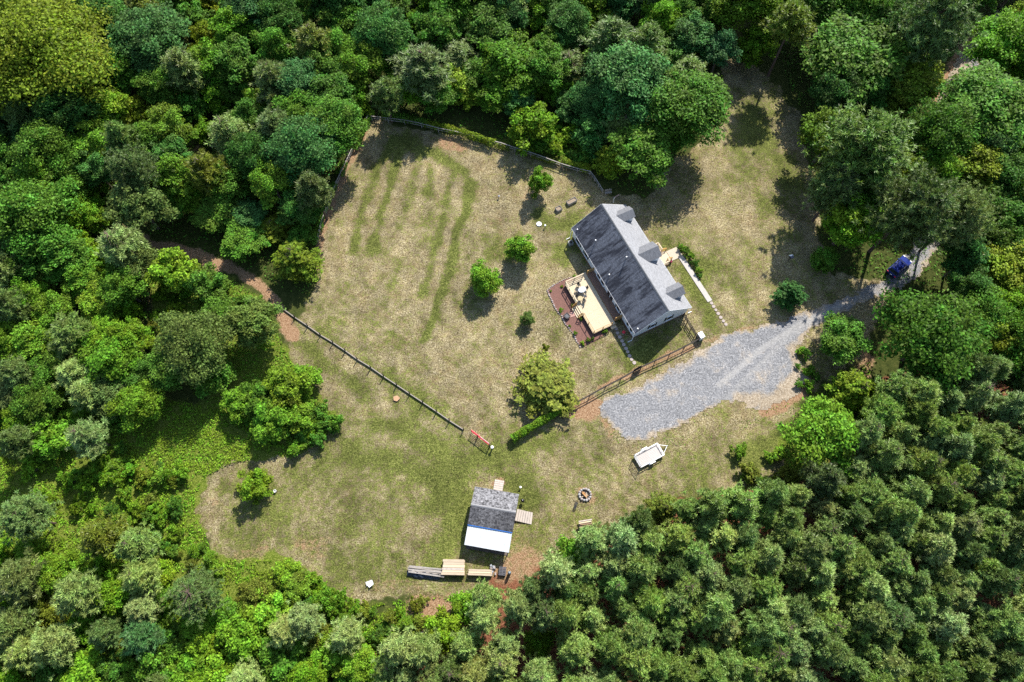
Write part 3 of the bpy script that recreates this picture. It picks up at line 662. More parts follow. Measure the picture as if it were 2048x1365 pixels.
wk = [HW(*p) for p in ((-0.95, 7.95), (-0.95, 10.05), (1.0, 10.05), (1.0, 7.95))]
tag(MB().prism(wk, -0.03, 0.07).build('landing_path', simple('warm_concrete', (0.64, 0.55, 0.42), 0.85, 0, 0.12, 3.0)), kind='structure')
wk = [HW(*p) for p in ((1.003, 9.2), (10.05, 9.2), (10.05, 10.05), (1.003, 10.05))]
tag(MB().prism(wk, -0.03, 0.065).build('concrete_path', CONCRETE), kind='structure')

# ------------------------------------------------------------------ shed
SA = R_(-9.8); SCN = np.array([-2.58, 13.95])
def build_shed():
    r = empty('shed', SCN, SA, 'small shed with speckled shingle roof and a metal lean-to in front', 'shed')
    hl, hd, ev, rd = 3.17, 2.68, 2.6, 3.5; s_ = (rd - ev) / hd; wl, wd = hl - .16, hd - .2
    MB().profile([(-wd, 0.12), (wd, 0.12), (wd, rd - wd * s_ - .12), (0, rd - .12), (-wd, rd - wd * s_ - .12)], 'x', -wl, wl).build('wall', simple('brown_shed_siding', (0.26, 0.13, 0.085), 0.8, 0, 0.3, 4), r)
    MB().box((0, 0, 0.06), (2 * wl + .02, 2 * wd + .02, 0.14)).build('skid', WOOD_OLD, r)
    for s in (-1, 1):
        MB().profile([(0, rd), (s * hd, ev), (s * hd, ev - .08), (0, rd - .08)], 'x', -hl, hl).build('roof_slope', SHED_ROOF if s > 0 else SHED_ROOF2, r)
    MB().profile([(-.17, rd - .17 * s_ + .012), (0, rd + .035), (.17, rd - .17 * s_ + .012), (0, rd - .04)], 'x', -hl - .01, hl + .01).build('ridge_cap', simple('shed_ridge', (0.34, 0.335, 0.34), .9, 0, .3, 9), r)
    # lean-to of separate sheets
    n = 9; x0, x1 = -3.14, 3.08; w = (x1 - x0) / n; yb, yf, zb, zf = -2.55, -5.33, 2.50, 2.08
    SHEET = simple('roof_sheet', (0.86, 0.90, 0.92), 0.5, 0.1, 0.14, 3.0, (1, .4, 1))
    for i in range(n):
        b = MB(); xa = x0 + i * w; pts = []
        for k in range(7):
            x = xa + w * k / 6 + (0.02 if k == 6 else 0); pts.append((x, 0.035 if k in (0, 6) else (0.018 if k == 3 else 0.0)))
        V = [(x, yb, zb + z + .003 * i) for x, z in pts] + [(x, yf, zf + z + .003 * i) for x, z in pts]
        V += [(x, y, z - .012) for x, y, z in V]; m = len(pts)
        F = [(j, j + 1, m + j + 1, m + j) for j in range(m - 1)] + [(2 * m + j, 3 * m + j, 3 * m + j + 1, 2 * m + j + 1) for j in range(m - 1)] + [(m + j, m + j + 1, 3 * m + j + 1, 3 * m + j) for j in range(m - 1)]
        b.add(V, F).build('roof_sheet', SHEET, r)
    MB().beam((x0 - .02, -2.62, 2.60), (x1 + .02, -2.62, 2.60), 0.22, 0.03).build('blue_flashing', simple('blue_tarp', (0.01, 0.10, 0.36), 0.5, 0, 0.2), r)
    for x in (-3.0, -1.0, 1.0, 2.95):
        MB().beam((x, -5.15, 0), (x, -5.15, 2.05), 0.10, 0.10).build('post', WOOD_PALE, r)
    MB().beam((-3.1, -5.15, 2.0), (3.05, -5.15, 2.0), 0.06, 0.14).build('header_beam', WOOD_PALE, r)
    for x in (-3.05, -1.5, 0, 1.5, 3.0): MB().beam((x, -2.6, 2.40), (x, -5.3, 1.99), 0.05, 0.12).build('rafter', WOOD_PALE, r)
    d = box_part('door', WOOD_OLD, r, (0.5, wd + .02, 1.1), (1.2, 0.05, 1.9)); box_part('handle', BLACK, d, (.45, .05, 0), (.05, .06, .14))
    d = box_part('side_door', simple('shed_door', (0.20, 0.10, 0.07), .7, 0, .3), r, (wl + .02, 0.1, 1.15), (0.05, 1.5, 1.95)); box_part('handle', BLACK, d, (.05, .5, 0), (.06, .05, .14))
SHED_ROOF2 = shingle_material('shed_shingles_patched', (0.120, 0.117, 0.120), (0.03, 0.03, 0.035), 0.5, 0.9, metre=0.2, gs=3.6, gw=.07)
build_shed()
sl_ = [G(918, 1095), G(1020, 1108), G(1015, 1135), G(912, 1122)]
tag(MB().prism([SCN + np.array([math.cos(SA) * u - math.sin(SA) * v, math.sin(SA) * u + math.cos(SA) * v]) for u, v in ((-3.0, -2.6), (3.0, -2.6), (3.0, -5.6), (-3.0, -5.6))], -0.03, 0.035).build('shed_apron', simple('packed_dirt', (0.17, 0.14, 0.12), 0.95, 0, 0.4, 3)), kind='structure')
def ramp(px4, z_hi, n, label):
    c = [G(*p) for p in px4]; base = sum(c) / 4
    r = empty('plank_ramp', base, 0, label, 'ramp')
    # px4: two points at the shed (high) then two at the ground (low)
    for i in range(n):
        a0, a1 = i / n + .008, (i + 1) / n - .008
        P = []
        for t in (a0, a1):
            for A, B in ((c[0], c[3]), (c[1], c[2])):
                q = A + (B - A) * t - base; P.append((q[0], q[1], z_hi * (1 - t) + .05 + rng.uniform(0, .012)))
        V = [P[0], P[1], P[3], P[2]]; V += [(x, y, z - .045) for x, y, z in V]
        MB().add(V, [(0, 1, 2, 3), (7, 6, 5, 4), (0, 4, 5, 1), (1, 5, 6, 2), (2, 6, 7, 3), (3, 7, 4, 0)]).build('plank', WOOD_RAMP, r)
    for A, B in ((c[0], c[3]), (c[1], c[2])):
        A2 = A - base; B2 = B - base; k = (A2 + B2) / 2
        MB().beam((A2[0] * .97, A2[1] * .97, z_hi - .06), (B2[0] * .97, B2[1] * .97, 0.0), .05, .1).build('side_beam', WOOD_OLD, r)
ramp([(1029.5,1042),(1034.5,1019),(1066,1026),(1063,1049.5)], 0.30, 7, 'wide bleached plank ramp on the right side of the shed')
ramp([(986,984),(1004,987),(1008.6,962),(990,959)], 0.22, 6, 'narrow pale plank ramp on the far side of the shed')

# ------------------------------------------------------------------ fences
def fence(label, px_posts, h, mat, rails=(1.0,), rail_mat=None, rw=(0.05, 0.12), rail_until=None, pw=0.12, at_top=True, fat=None):
    P = [G(a, b, h if at_top else 0) for a, b in px_posts]
    r = empty('fence', P[0], 0, label, 'fence')
    for p in P:
        q = p - P[0]; hh = h + rng.uniform(0.0, 0.08); tl = rng.normal(0, .02, 2)
        MB().tube([(q[0], q[1], -.1), (q[0] + tl[0], q[1] + tl[1], hh)], [pw / 2 * 1.1, pw / 2], 7).build('post', mat, r)
    for i in range(len(P) - 1):
        if rail_until is not None and i >= rail_until: continue
        a = P[i] - P[0]; b = P[i + 1] - P[0]
        for k, f in enumerate(rails):
            w = fat if (fat and k == len(rails) - 1) else rw
            MB().beam((a[0], a[1], h * f + rng.uniform(-.03, .03)), (b[0], b[1], h * f + rng.uniform(-.03, .03)), *w).build('rail', rail_mat or mat, r)
    return r
z4 = lambda x, y: (560 + x / 2.926, 560 + y / 2.926)
fence('dark post and rail fence running diagonally across the lawn to the red gate', [z4(p[0] + 4, p[1] + 8) for p in ((15,165),(85,215),(160,265),(235,318),(308,362),(380,410),(450,460),(530,508),(604,560),(680,610),(757,662),(833,712),(912,765),(988,818),(1070,870))], 1.2, WOOD_DARK, (0.13,), rail_mat=WOOD_OLD, rw=(0.13, 0.26), pw=.16, at_top=False)
fence('vine covered rail fence along the gravel drive, below the house', [z4(*p) for p in ((1372,905),(1440,868),(1510,835),(1580,795),(1650,755),(1720,722))], 1.2, WOOD_DARK, (0.5, 0.95))
fence('silver topped rail fence between the house lawn and the gravel drive', [(1148,807),(1180,790),(1212,772),(1243,756),(1268,742),(1284,733),(1312,720),(1341,707),(1371,692),(1398,678)], 1.2, WOOD_DARK, (0.5, 0.94), fat=(0.16, 0.04))
fence('short dark rail fence joining the house corner to the drive fence', [(1369,627),(1377,641),(1385,654),(1393,667),(1400,677)], 1.2, WOOD_DARK, (0.35, 0.65, 0.95), rw=(0.06, 0.14))
fence('overgrown rail fence along the left edge of the back lawn', [(737,228),(722,257),(708,287),(696,313),(684,338),(672,364),(661,392),(650,420),(641,447),(633,478)], 1.25, WOOD_GREY, (0.5, 0.95), fat=(0.14, 0.05))
fence('silvered rail fence half hidden by vines along the top of the back lawn', [(742,232),(775,236),(808,240),(842,247),(876,256),(908,262),(940,270),(972,278),(1000,285),(1030,295),(1062,305),(1093,316),(1125,328),(1155,337),(1181,343)], 1.25, WOOD_GREY, (0.5, 0.96), rail_mat=WOOD_GREY, fat=(0.14, 0.05))
fence('short grey rail fence from the vine corner towards the house', [(1181,343),(1190,355),(1198,367),(1206,380)], 1.25, WOOD_GREY, (0.5, 0.96), fat=(0.12, 0.05))
# walk gate in the drive fence (dark panel with arched top shadow)
def build_gates():
    a = G(1268, 742, 1.2); b = G(1284, 733, 1.2); d = b - a; L = np.linalg.norm(d); ang = math.atan2(d[1], d[0])
    r = empty('garden_gate', (*a, 0), ang, 'dark board gate in the drive fence, at the end of the stepping stones', 'gate')
    n = 9
    for i in range(n): box_part('board', WOOD_DARK, r, (L * (i + .5) / n, 0.1, 0.72 + 0.12 * math.sin(math.pi * (i + .5) / n)), (L / n - .015, .03, 1.3 + .24 * math.sin(math.pi * (i + .5) / n)))
    for z in (.3, 1.1): box_part('cross_rail', WOOD_DARK, r, (L / 2, .07, z), (L, .04, .1))
    a = np.array([-6.05, 25.68]); b = np.array([-3.36, 23.62]); d = b - a; L = np.linalg.norm(d); ang = math.atan2(d[1], d[0])
    r = empty('field_gate', (*a, 0), ang, 'red tubular metal field gate, half faded to pink, standing in the lawn', 'gate')
    for i, z in enumerate((0.18, 0.38, 0.58, 0.80, 1.02)): MB().tube([(0, 0, z), (L, 0, z)], 0.028, 6).build('bar', RED, r)
    MB().tube([(0, 0, 1.26), (L * .5, 0, 1.26)], 0.07, 8).build('top_bar', RED, r); MB().tube([(L * .5, 0, 1.26), (L, 0, 1.26)], 0.07, 8).build('top_bar', PINK, r)
    for x in (0.03, L * .36, L * .68, L - .03): MB().beam((x, 0.0, .12), (x, 0.0, 1.24), .07, .05).build('upright', RED, r)
    for x, w in ((L * .36, .16), (L + .15, .18)): MB().tube([(x, -.12, -.1), (x, -.12, 1.38)], w / 2, 8).build('post', WOOD_DARK, r)
    o = empty('salt_block', (*(b + d / L * .55 + np.array([0, -.12])), 0), 0, 'white capped post stub right beside the red field gate', 'post')
    MB().tube([(0, 0, 0), (0, 0, .9)], .11, 10).build('stub', WOOD_OLD, o); MB().lathe([(.22, .9), (.24, .95), (.2, 1.04), (.05, 1.08)], 10).build('cap', WHITE, o)
build_gates()
# white cabinet at the fence corner
wc = empty('white_cabinet', G(1399, 676), HA, 'white box cabinet standing at the outer corner of the drive fence', 'cabinet')
MB().box((0, 0, 0.62), (0.95, 0.72, 1.2)).build('body', WHITE, wc); MB().box((0, 0, 1.235), (1.02, 0.78, 0.03)).build('lid', WHITE, wc); box_part('handle', STEEL, wc, (0.1, -0.38, 0.75), (.04, .05, .3)); MB().box((0, 0, 0.02), (.8, .6, .06)).build('base', BLACK, wc)
# pink banner on the left fence, bench by the corner
bn = empty('banner', G(647, 428), math.atan2(*(G(650, 420) - G(641, 447))[::-1]), 'faded pink banner hanging on the overgrown left fence', 'banner')
MB().box((0, 0, .75), (2.3, .03, .75)).build('cloth', simple('pink_cloth', (0.42, 0.13, 0.22), .8, 0, .4, 4), bn); MB().tube([(-1.15, 0, 0), (-1.15, 0, 1.3)], .04, 6).build('stake', WOOD_OLD, bn); MB().tube([(1.15, 0, 0), (1.15, 0, 1.3)], .04, 6).build('stake', WOOD_OLD, bn)
def build_bench(name, px, ang, w, mat, label, back=True, h=.45, dpt=.42):
    r = empty(name, G(*px), ang, label, 'bench')
    for k in range(4): box_part('slat', mat, r, (0, -dpt / 2 + dpt * (k + .5) / 4, h), (w, dpt / 4 - .02, .035))
    if back:
        for k in range(3): box_part('back_slat', mat, r, (0, dpt / 2 + .04 + .02 * k, h + .16 + .15 * k), (w, .03, .1))
    for sx in (-w / 2 + .08, w / 2 - .08):
        for sy in (-dpt / 2 + .04, dpt / 2 - .04): MB().beam((sx, sy, 0), (sx, sy, h), .06, .06).build('leg', mat, r)
build_bench('bench', (1216, 388), R_(10), 1.15, WOOD_GREY, 'grey slatted bench in the shade at the fence corner above the house')
build_bench('black_bench', (1151, 1012), R_(68), 1.0, BLACK, 'low black bench on the grass between fire ring and shed', back=False, h=.4, dpt=.42)

# ------------------------------------------------------------------ yard items
def planter(px, ang, L, W, label):
    r = empty('garden_planter', G(*px), ang, label, 'planter', 'raised planters by the back lawn')
    for y in (-W / 2, W / 2): box_part('side_board', WOOD_GREY, r, (0, y, .27), (L + .05, .05, .54))
    for x in (-L / 2, L / 2): box_part('end_board', WOOD_GREY, r, (x, 0, .27), (.05, W - .06, .54))
    MB().box((0, 0, .22), (L - .06, W - .06, .4)).build('soil', simple('planter_soil', (0.36, 0.28, 0.20), .95, 0, .5, 8), r)
    for sx in (-1, 1):
        for sy in (-1, 1): box_part('corner_post', WOOD_OLD, r, (sx * (L / 2 - .06), sy * (W / 2 - .06), .3), (.08, .08, .62))
planter((1117, 420), R_(31), 0.95, 0.75, 'short nearly square raised planter, nearer the white septic lid')
planter((1143, 405), R_(31), 1.75, 0.72, 'longer raised planter, nearer the house gable')
sp = empty('septic_lid', G(1078, 449), 0, 'round white septic tank lid flush in the lawn', 'lid')
MB().lathe([(.44, 0), (.45, .1), (.42, .14), (.1, .17)], 22).build('cover', WHITE, sp); MB().lathe([(.47, -.05), (.48, .06), (.47, .07)], 22).build('collar', simple('green_collar', (0.05, 0.10, 0.06), .7), sp)
def small_post(name, px, h, label, cat='post', head=WHITE):
    r = empty(name, G(*px), 0, label, cat); MB().tube([(0, 0, 0), (0, 0, h)], .05, 8).build('stake', WOOD_OLD, r); MB().lathe([(.06, 0), (.16, .04), (.16, .16), (.05, .22)], 10, (0, 0, h - .05)).build('head', head, r)
small_post('utility_stake', (1090, 455), .55, 'short pale capped stake beside the white septic lid')
small_post('lawn_stake', (998, 396), .45, 'small pale capped stake alone on the upper lawn', head=simple('grey_cap', (.42, .42, .46), .6))
small_post('hydrant_stub', (1041, 976), .4, 'thin white capped stub in the grass above the wide ramp')
bh = empty('birdhouse', G(1577, 521), R_(20), 'dark birdhouse with pale roof edges on a post at the lawn edge', 'birdhouse')
MB().tube([(0, 0, 0), (0, 0, .95)], .045, 8).build('post', BLACK, bh); MB().box((0, 0, 1.1), (.42, .36, .4)).build('box', BLACK, bh)
for s in (-1, 1): MB().profile([(0, 1.52), (s * .34, 1.28), (s * .34, 1.25), (0, 1.48)], 'x', -.28, .28).build('roof', simple('violet_grey', (.20, .19, .24), .6) if s < 0 else WHITE, bh)
kt = empty('kettle_grill', G(1045, 1003), 0, 'small round black kettle grill beside the shed corner', 'grill')
MB().lathe([(.06, .5), (.2, .56), (.26, .68), (.26, .72), (.2, .86), (.08, .93)], 14).build('bowl', BLACK, kt, smooth=True)
for a in (0, 2.1, 4.2): MB().tube([(.1 * math.cos(a), .1 * math.sin(a), .55), (.26 * math.cos(a), .26 * math.sin(a), 0)], .02, 5).build('leg', STEEL, kt)
MB().lathe([(.03, 0), (.05, .05), (.02, .09)], 8, (0, 0, .93)).build('knob', WHITE, kt)
st = empty('tree_stump', G(793, 798), 0, 'fresh orange tree stump beside the diagonal fence', 'stump')
V = [(.52 * math.cos(t) * (1 + .12 * math.sin(3 * t + 1)), .46 * math.sin(t) * (1 + .1 * math.cos(5 * t))) for t in np.linspace(0, 2 * math.pi, 22)[:-1]]
MB().prism(V, -.05, .2).build('trunk', BARK, st); MB().prism([(x * .93, y * .93) for x, y in V], .195, .215).build('cut_face', simple('fresh_cut', (.60, .36, .20), .8, 0, .25, 4), st)
# fire ring
fp = empty('fire_ring', G(1170, 990), 0, 'round fire ring of pale stones with orange logs inside', 'fire ring')
for k in range(14):
    a = 2 * math.pi * k / 14; s = rng.uniform(.17, .24); R0 = .82
    MB().lathe([(s * .9, 0), (s, .12), (s * .85, .26), (s * .35, .32)], 6, (R0 * math.cos(a), R0 * math.sin(a), 0)).build('stone', simple('pale_rock', (.50, .48, .46), .9, 0, .3, 6) if k % 3 else STONE, fp)
MB().lathe([(.7, 0), (.68, .04), (.1, .07)], 14).build('ash_bed', simple('ash', (.07, .065, .062), .95, 0, .5, 8), fp)
for a, z, rr in ((.4, .14, .09), (-.7, .16, .08), (-.9, .24, .09), (1.6, .2, .07), (-.8, .33, .07)):
    o = rng.uniform(-.18, .22, 2); d = np.array([math.cos(a), math.sin(a)]) * .45
    MB().tube([(o[0] - d[0], o[1] - d[1], z), (o[0] + d[0], o[1] + d[1], z + .05)], rr, 8).build('log', simple('split_log', (.56, .30, .12), .8, 0, .4, 5) if a < 0 else WOOD_PALE, fp)
# firewood pile on runners
lp = empty('log_pile', G(1171, 1055), R_(8), 'pile of pale split logs on two runners at the edge of the pines', 'log pile')
for x in (.1, .5): MB().beam((x, -.95, .1), (x, .98, .1), .12, .14).build('runner', WOOD_PALE, lp)
for lay in range(4):
    for k in range(6 - (lay > 1)):
        y = -.62 + k * .26 + .12 * (lay % 2) + rng.uniform(-.03, .03); x = rng.uniform(-.12, .12); L = rng.uniform(1.55, 1.9) if k != 1 else 1.1
        MB().tube([(x - L / 2, y + rng.uniform(-.07, .07), .28 + lay * .19), (x + L / 2, y + rng.uniform(-.07, .07), .28 + lay * .19 + rng.uniform(-.02, .03))], rng.uniform(.09, .12), 6).build('log', (WOOD_PALE, WOOD_NEW, simple('bark_log', (.34, .22, .14), .9, 0, .4, 5), WOOD_RAMP)[int(rng.integers(0, 4))], lp)
# lumber stacks
def lumber(px, L, layers, width, mat, label, ang=0.0, bw=.15, bh=.11, jit=.06, wob=0.0):
    r = empty('lumber_stack', G(*px), ang, label, 'lumber', 'lumber stacked below the shed')
    for x in (-L * .36, L * .36): MB().box((x, 0, .06), (.1, width * 1.02, .12)).build('bearer', WOOD_OLD, r)
    n = int(width / bw)
    for k in range(layers):
        for i in range(n):
            l = L * rng.uniform(.95, 1.03); m = mat[int(rng.integers(0, len(mat)))]
            MB().box((rng.uniform(-jit, jit), -width / 2 + (i + .5) * width / n, .12 + (k + .5) * bh + rng.uniform(-.004, .004)), (l, width / n - .012 - rng.uniform(0, .03), bh - .012), rng.normal(0, .004 + wob)).build('timber', m, r)
    return r
lumber((908, 1128), 2.95, 5, 1.1, [WOOD_PALE, WOOD_NEW, WOOD_PALE], 'pale lumber stack nearest the lean-to, upper of the two touching stacks', R_(-1), .28, .13)
lumber((907, 1144), 3.1, 6, .95, [WOOD_PALE, WOOD_NEW, WOOD_RAMP, WOOD_GOLD], 'taller mixed lumber stack directly below the one nearest the lean-to', R_(-1), .24, .13)
lumber((960, 1146), 3.15, 6, .85, [WOOD_NEW, WOOD_PALE], 'yellow lumber stack right of the grass gap, beside the black pallet', R_(-2), .28, .13)
lumber((854, 1143), 5.0, 4, 1.05, [WOOD_OLD, WOOD_OLD, WOOD_GREY], 'long grey weathered lumber stack with a sheet, leftmost of the stacks', R_(-6), .2, .13, .12, .012)
tp = MB(); nx_, ny_ = 18, 7; V = []; F = []
for j in range(ny_):
    for i in range(nx_):
        x = -2.5 + 4.6 * i / (nx_ - 1); y = -.75 + .75 * j / (ny_ - 1) + .06 * math.sin(i * .8); z = .03 + (.62 * (j / (ny_ - 1)) ** .6) + .05 * math.sin(i * 1.7 + j) - .0
        V.append((x, y - .12 * math.sin(math.pi * i / (nx_ - 1)) * (1 - j / (ny_ - 1)), max(.02, z)))
for j in range(ny_ - 1):
    for i in range(nx_ - 1): a = j * nx_ + i; F.append((a, a + 1, a + nx_ + 1, a + nx_))
tr = tp.add(V, F).build('tarp', simple('blue_grey_tarp', (.05, .07, .11), .5, 0, .5, 3), None, (*G(852, 1146), 0)); tr.rotation_euler = (0, 0, R_(-6))
tag(tr, 'crumpled dark blue tarp hanging off the long grey lumber stack', 'tarp')
pal = empty('pallet_stack', G(1005, 1143), R_(85), 'stack of dark pallets beside the blue cylinder', 'pallet')
for k in range(3):
    for i in range(6): box_part('slat', simple('dark_slat', (.13, .13, .15), .8, 0, .4, 5), pal, (-.5 + i * .2, 0, .16 + k * .17), (.13, 1.0, .025))
    for y in (-.45, 0, .45): box_part('stringer', WOOD_OLD, pal, (0, y, .09 + k * .17), (1.1, .07, .1))
rb_ = empty('rubble_heap', G(987, 1141), 0, 'small heap of grey blocks between the yellow lumber and the pallets', 'rubble')
for k in range(16): box_part('block', STEEL if k % 4 == 0 else STONE, rb_, (rng.uniform(-.4, .4), rng.uniform(-.65, .65), rng.uniform(.1, .4)), (rng.uniform(.18, .4), rng.uniform(.15, .3), .18), rng.uniform(0, 3))
cy = empty('gas_cylinder', G(1019, 1147), 0, 'pale blue upright cylinder right of the dark pallets', 'cylinder')
MB().lathe([(.2, 0), (.22, .05), (.22, 1.15), (.16, 1.28), (.07, 1.33)], 14).build('tank', simple('blue_grey_paint', (.16, .27, .34), .5, 0, .2), cy); MB().lathe([(.1, 0), (.1, .14), (.09, .15)], 10, (0, 0, 1.32)).build('valve_collar', STEEL, cy)
# white folded board on the lower lawn
wb_ = empty('yard_sign', G(740, 1168), R_(20), 'small white folded board with a dark stake on the lower lawn', 'board')
MB().box((0, 0.1, .22), (.95, .6, .03), 0, 0, .5).build('panel', WHITE, wb_); MB().box((.1, -.2, .25), (.7, .5, .03), .3, 0, -.7).build('panel', WHITE, wb_); MB().beam((-.75, -.35, .03), (.3, .1, .12), .07, .05).build('stake', BLACK, wb_)
bk = empty('white_bucket', G(551, 983), 0, 'small white bucket beside the lone tree on the lower lawn', 'bucket')
MB().lathe([(.17, 0), (.22, .34), (.19, .34), (.15, .05)], 14).build('pail', WHITE, bk); MB().tube([(-.2, 0, .32), (-.1, .14, .4), (.1, .14, .4), (.2, 0, .32)], .012, 4).build('handle', STEEL, bk)
for (a, b, L, ang, nm) in ((862,1255,3.4,28,'longer of two'),(880,1272,2.0,30,'shorter of two')):
    r = empty('fallen_log', G(a, b), R_(ang), f'{nm} bleached fallen logs at the brushy edge below the lumber', 'log', 'bleached fallen logs')
    MB().tube([(-L / 2, 0, .12), (0, .04, .14), (L / 2, 0, .1)], [.09, .08, .05], 8).build('stem', WOOD_RAMP, r); MB().tube([(L * .1, .02, .13), (L * .25, .3, .2)], [.04, .02], 6).build('branch', WOOD_RAMP, r)
for a, b, L, ang in ((849,1290,1.6,55),):
    r = empty('fallen_branch', G(a, b), R_(ang), 'pale bare branch lying among the lower bushes', 'branch'); MB().tube([(-L / 2, 0, .1), (L / 2, 0, .16)], [.07, .04], 8).build('stem', WOOD_RAMP, r); MB().tube([(0, 0, .13), (.4, .25, .2)], [.04, .02], 6).build('twig', WOOD_RAMP, r)

# ------------------------------------------------------------------ trailer
def build_trailer():
    zt = lambda x, y: (1260 + x / 17.07, 870 + y / 17.06)
    q = [G(*zt(*p), .75) for p in ((140,710),(370,1105),(1170,690),(930,280))]
    c = sum(q) / 4; d = (q[3] - q[0] + q[2] - q[1]) / 2; L = np.linalg.norm(d); ang = math.atan2(d[1], d[0]); w = q[0] - q[1]; W = (np.linalg.norm(w) + np.linalg.norm(q[3] - q[2])) / 2
    r = empty('utility_trailer', c, ang, 'white open utility trailer with plank bed and raised mesh tailgate', 'trailer')
    n = 9
    for i in range(n): box_part('bed_plank', simple('trailer_planks', (.66, .60, .55), .8, 0, .18, 2, (.4, 5, 5)), r, (0, -W / 2 + .06 + (i + .5) * (W - .12) / n, .52), (L - .1, (W - .12) / n - .015, .04))
    for y in (-W / 2, W / 2):
        MB().beam((-L / 2, y, .47), (L / 2, y, .47), .07, .14).build('side_rail', WHITE, r); MB().beam((-L / 2, y, .88), (L / 2, y, .88), .09, .06).build('top_rail', WHITE, r)
        for x in np.linspace(-L / 2 + .05, L / 2 - .05, 5): MB().beam((x, y, .5), (x, y, .88), .05, .05).build('stake', WHITE, r)
    MB().beam((L / 2, -W / 2, .88), (L / 2, W / 2, .88), .09, .06).build('top_rail', WHITE, r); MB().beam((L / 2, -W / 2, .47), (L / 2, W / 2, .47), .07, .14).build('front_rail', WHITE, r)
    for y in (-W / 6, W / 6): MB().beam((L / 2, y, .5), (L / 2, y, .88), .05, .05).build('stake', WHITE, r)
    MB().beam((-L / 2, -W / 2, .47), (-L / 2, W / 2, .47), .07, .14).build('rear_rail', WHITE, r)
    g = MB().beam((-L / 2 - .06, -W / 2 + .04, .55), (-L / 2 - .06, -W / 2 + .04, 1.75), .05, .05); g.beam((-L / 2 - .06, W / 2 - .04, .55), (-L / 2 - .06, W / 2 - .04, 1.75), .05, .05); g.beam((-L / 2 - .06, -W / 2, 1.75), (-L / 2 - .06, W / 2, 1.75), .06, .05)
    tg = g.build('tailgate', simple('weathered_white', (.60, .66, .66), .6), r)
    m = MB()
    for k in range(9): y = -W / 2 + .1 + k * (W - .2) / 8; m.beam((-L / 2 - .06, y, .55), (-L / 2 - .06, y, 1.72), .025, .025)
    for z in (.8, 1.05, 1.3, 1.5): m.beam((-L / 2 - .06, -W / 2 + .05, z), (-L / 2 - .06, W / 2 - .05, z), .025, .025)
    m.build('mesh', STEEL, tg)
    for y in (-.42, .42): MB().beam((L / 2, y * W / .95 * .95, .45), (L / 2 + 1.15, 0.02 * (1 if y > 0 else -1), .45), .06, .08).build('tongue', WHITE, r)
    MB().box((L / 2 + 1.2, 0, .48), (.2, .1, .1)).build('coupler', STEEL, r); MB().tube([(L / 2 + .95, 0, .05), (L / 2 + .95, 0, .75)], .035, 8).build('jack', STEEL, r)
    for s in (-1, 1):
        y = s * (W / 2 + .17)
        wh = MB().lathe([(.2, -.1), (.33, -.1), (.35, -.06), (.35, .06), (.33, .1), (.2, .1)], 20).build('wheel', RUBBER, r, (-.15, y, .35)); wh.rotation_euler = (math.pi / 2, 0, 0)
        MB().lathe([(.05, -.11), (.19, -.11), (.19, .11), (.05, .11)], 12).build('rim', WHITE, wh)
        f = MB(); f.box((-.15, y, .78), (.7, .24, .03)); f.box((-.6, y, .68), (.28, .24, .03), 0, -.75); f.box((.3, y, .68), (.28, .24, .03), 0, .75); f.build('fender', WHITE, r)
    MB().beam((-.15, -W / 2 - .1, .35), (-.15, W / 2 + .1, .35), .06, .06).build('axle', BLACK, r)
    for s in (-1, 1): box_part('tail_light', RED, r, (-L / 2 - .05, s * (W / 2 - .1), .42), (.04, .14, .08))
build_trailer()

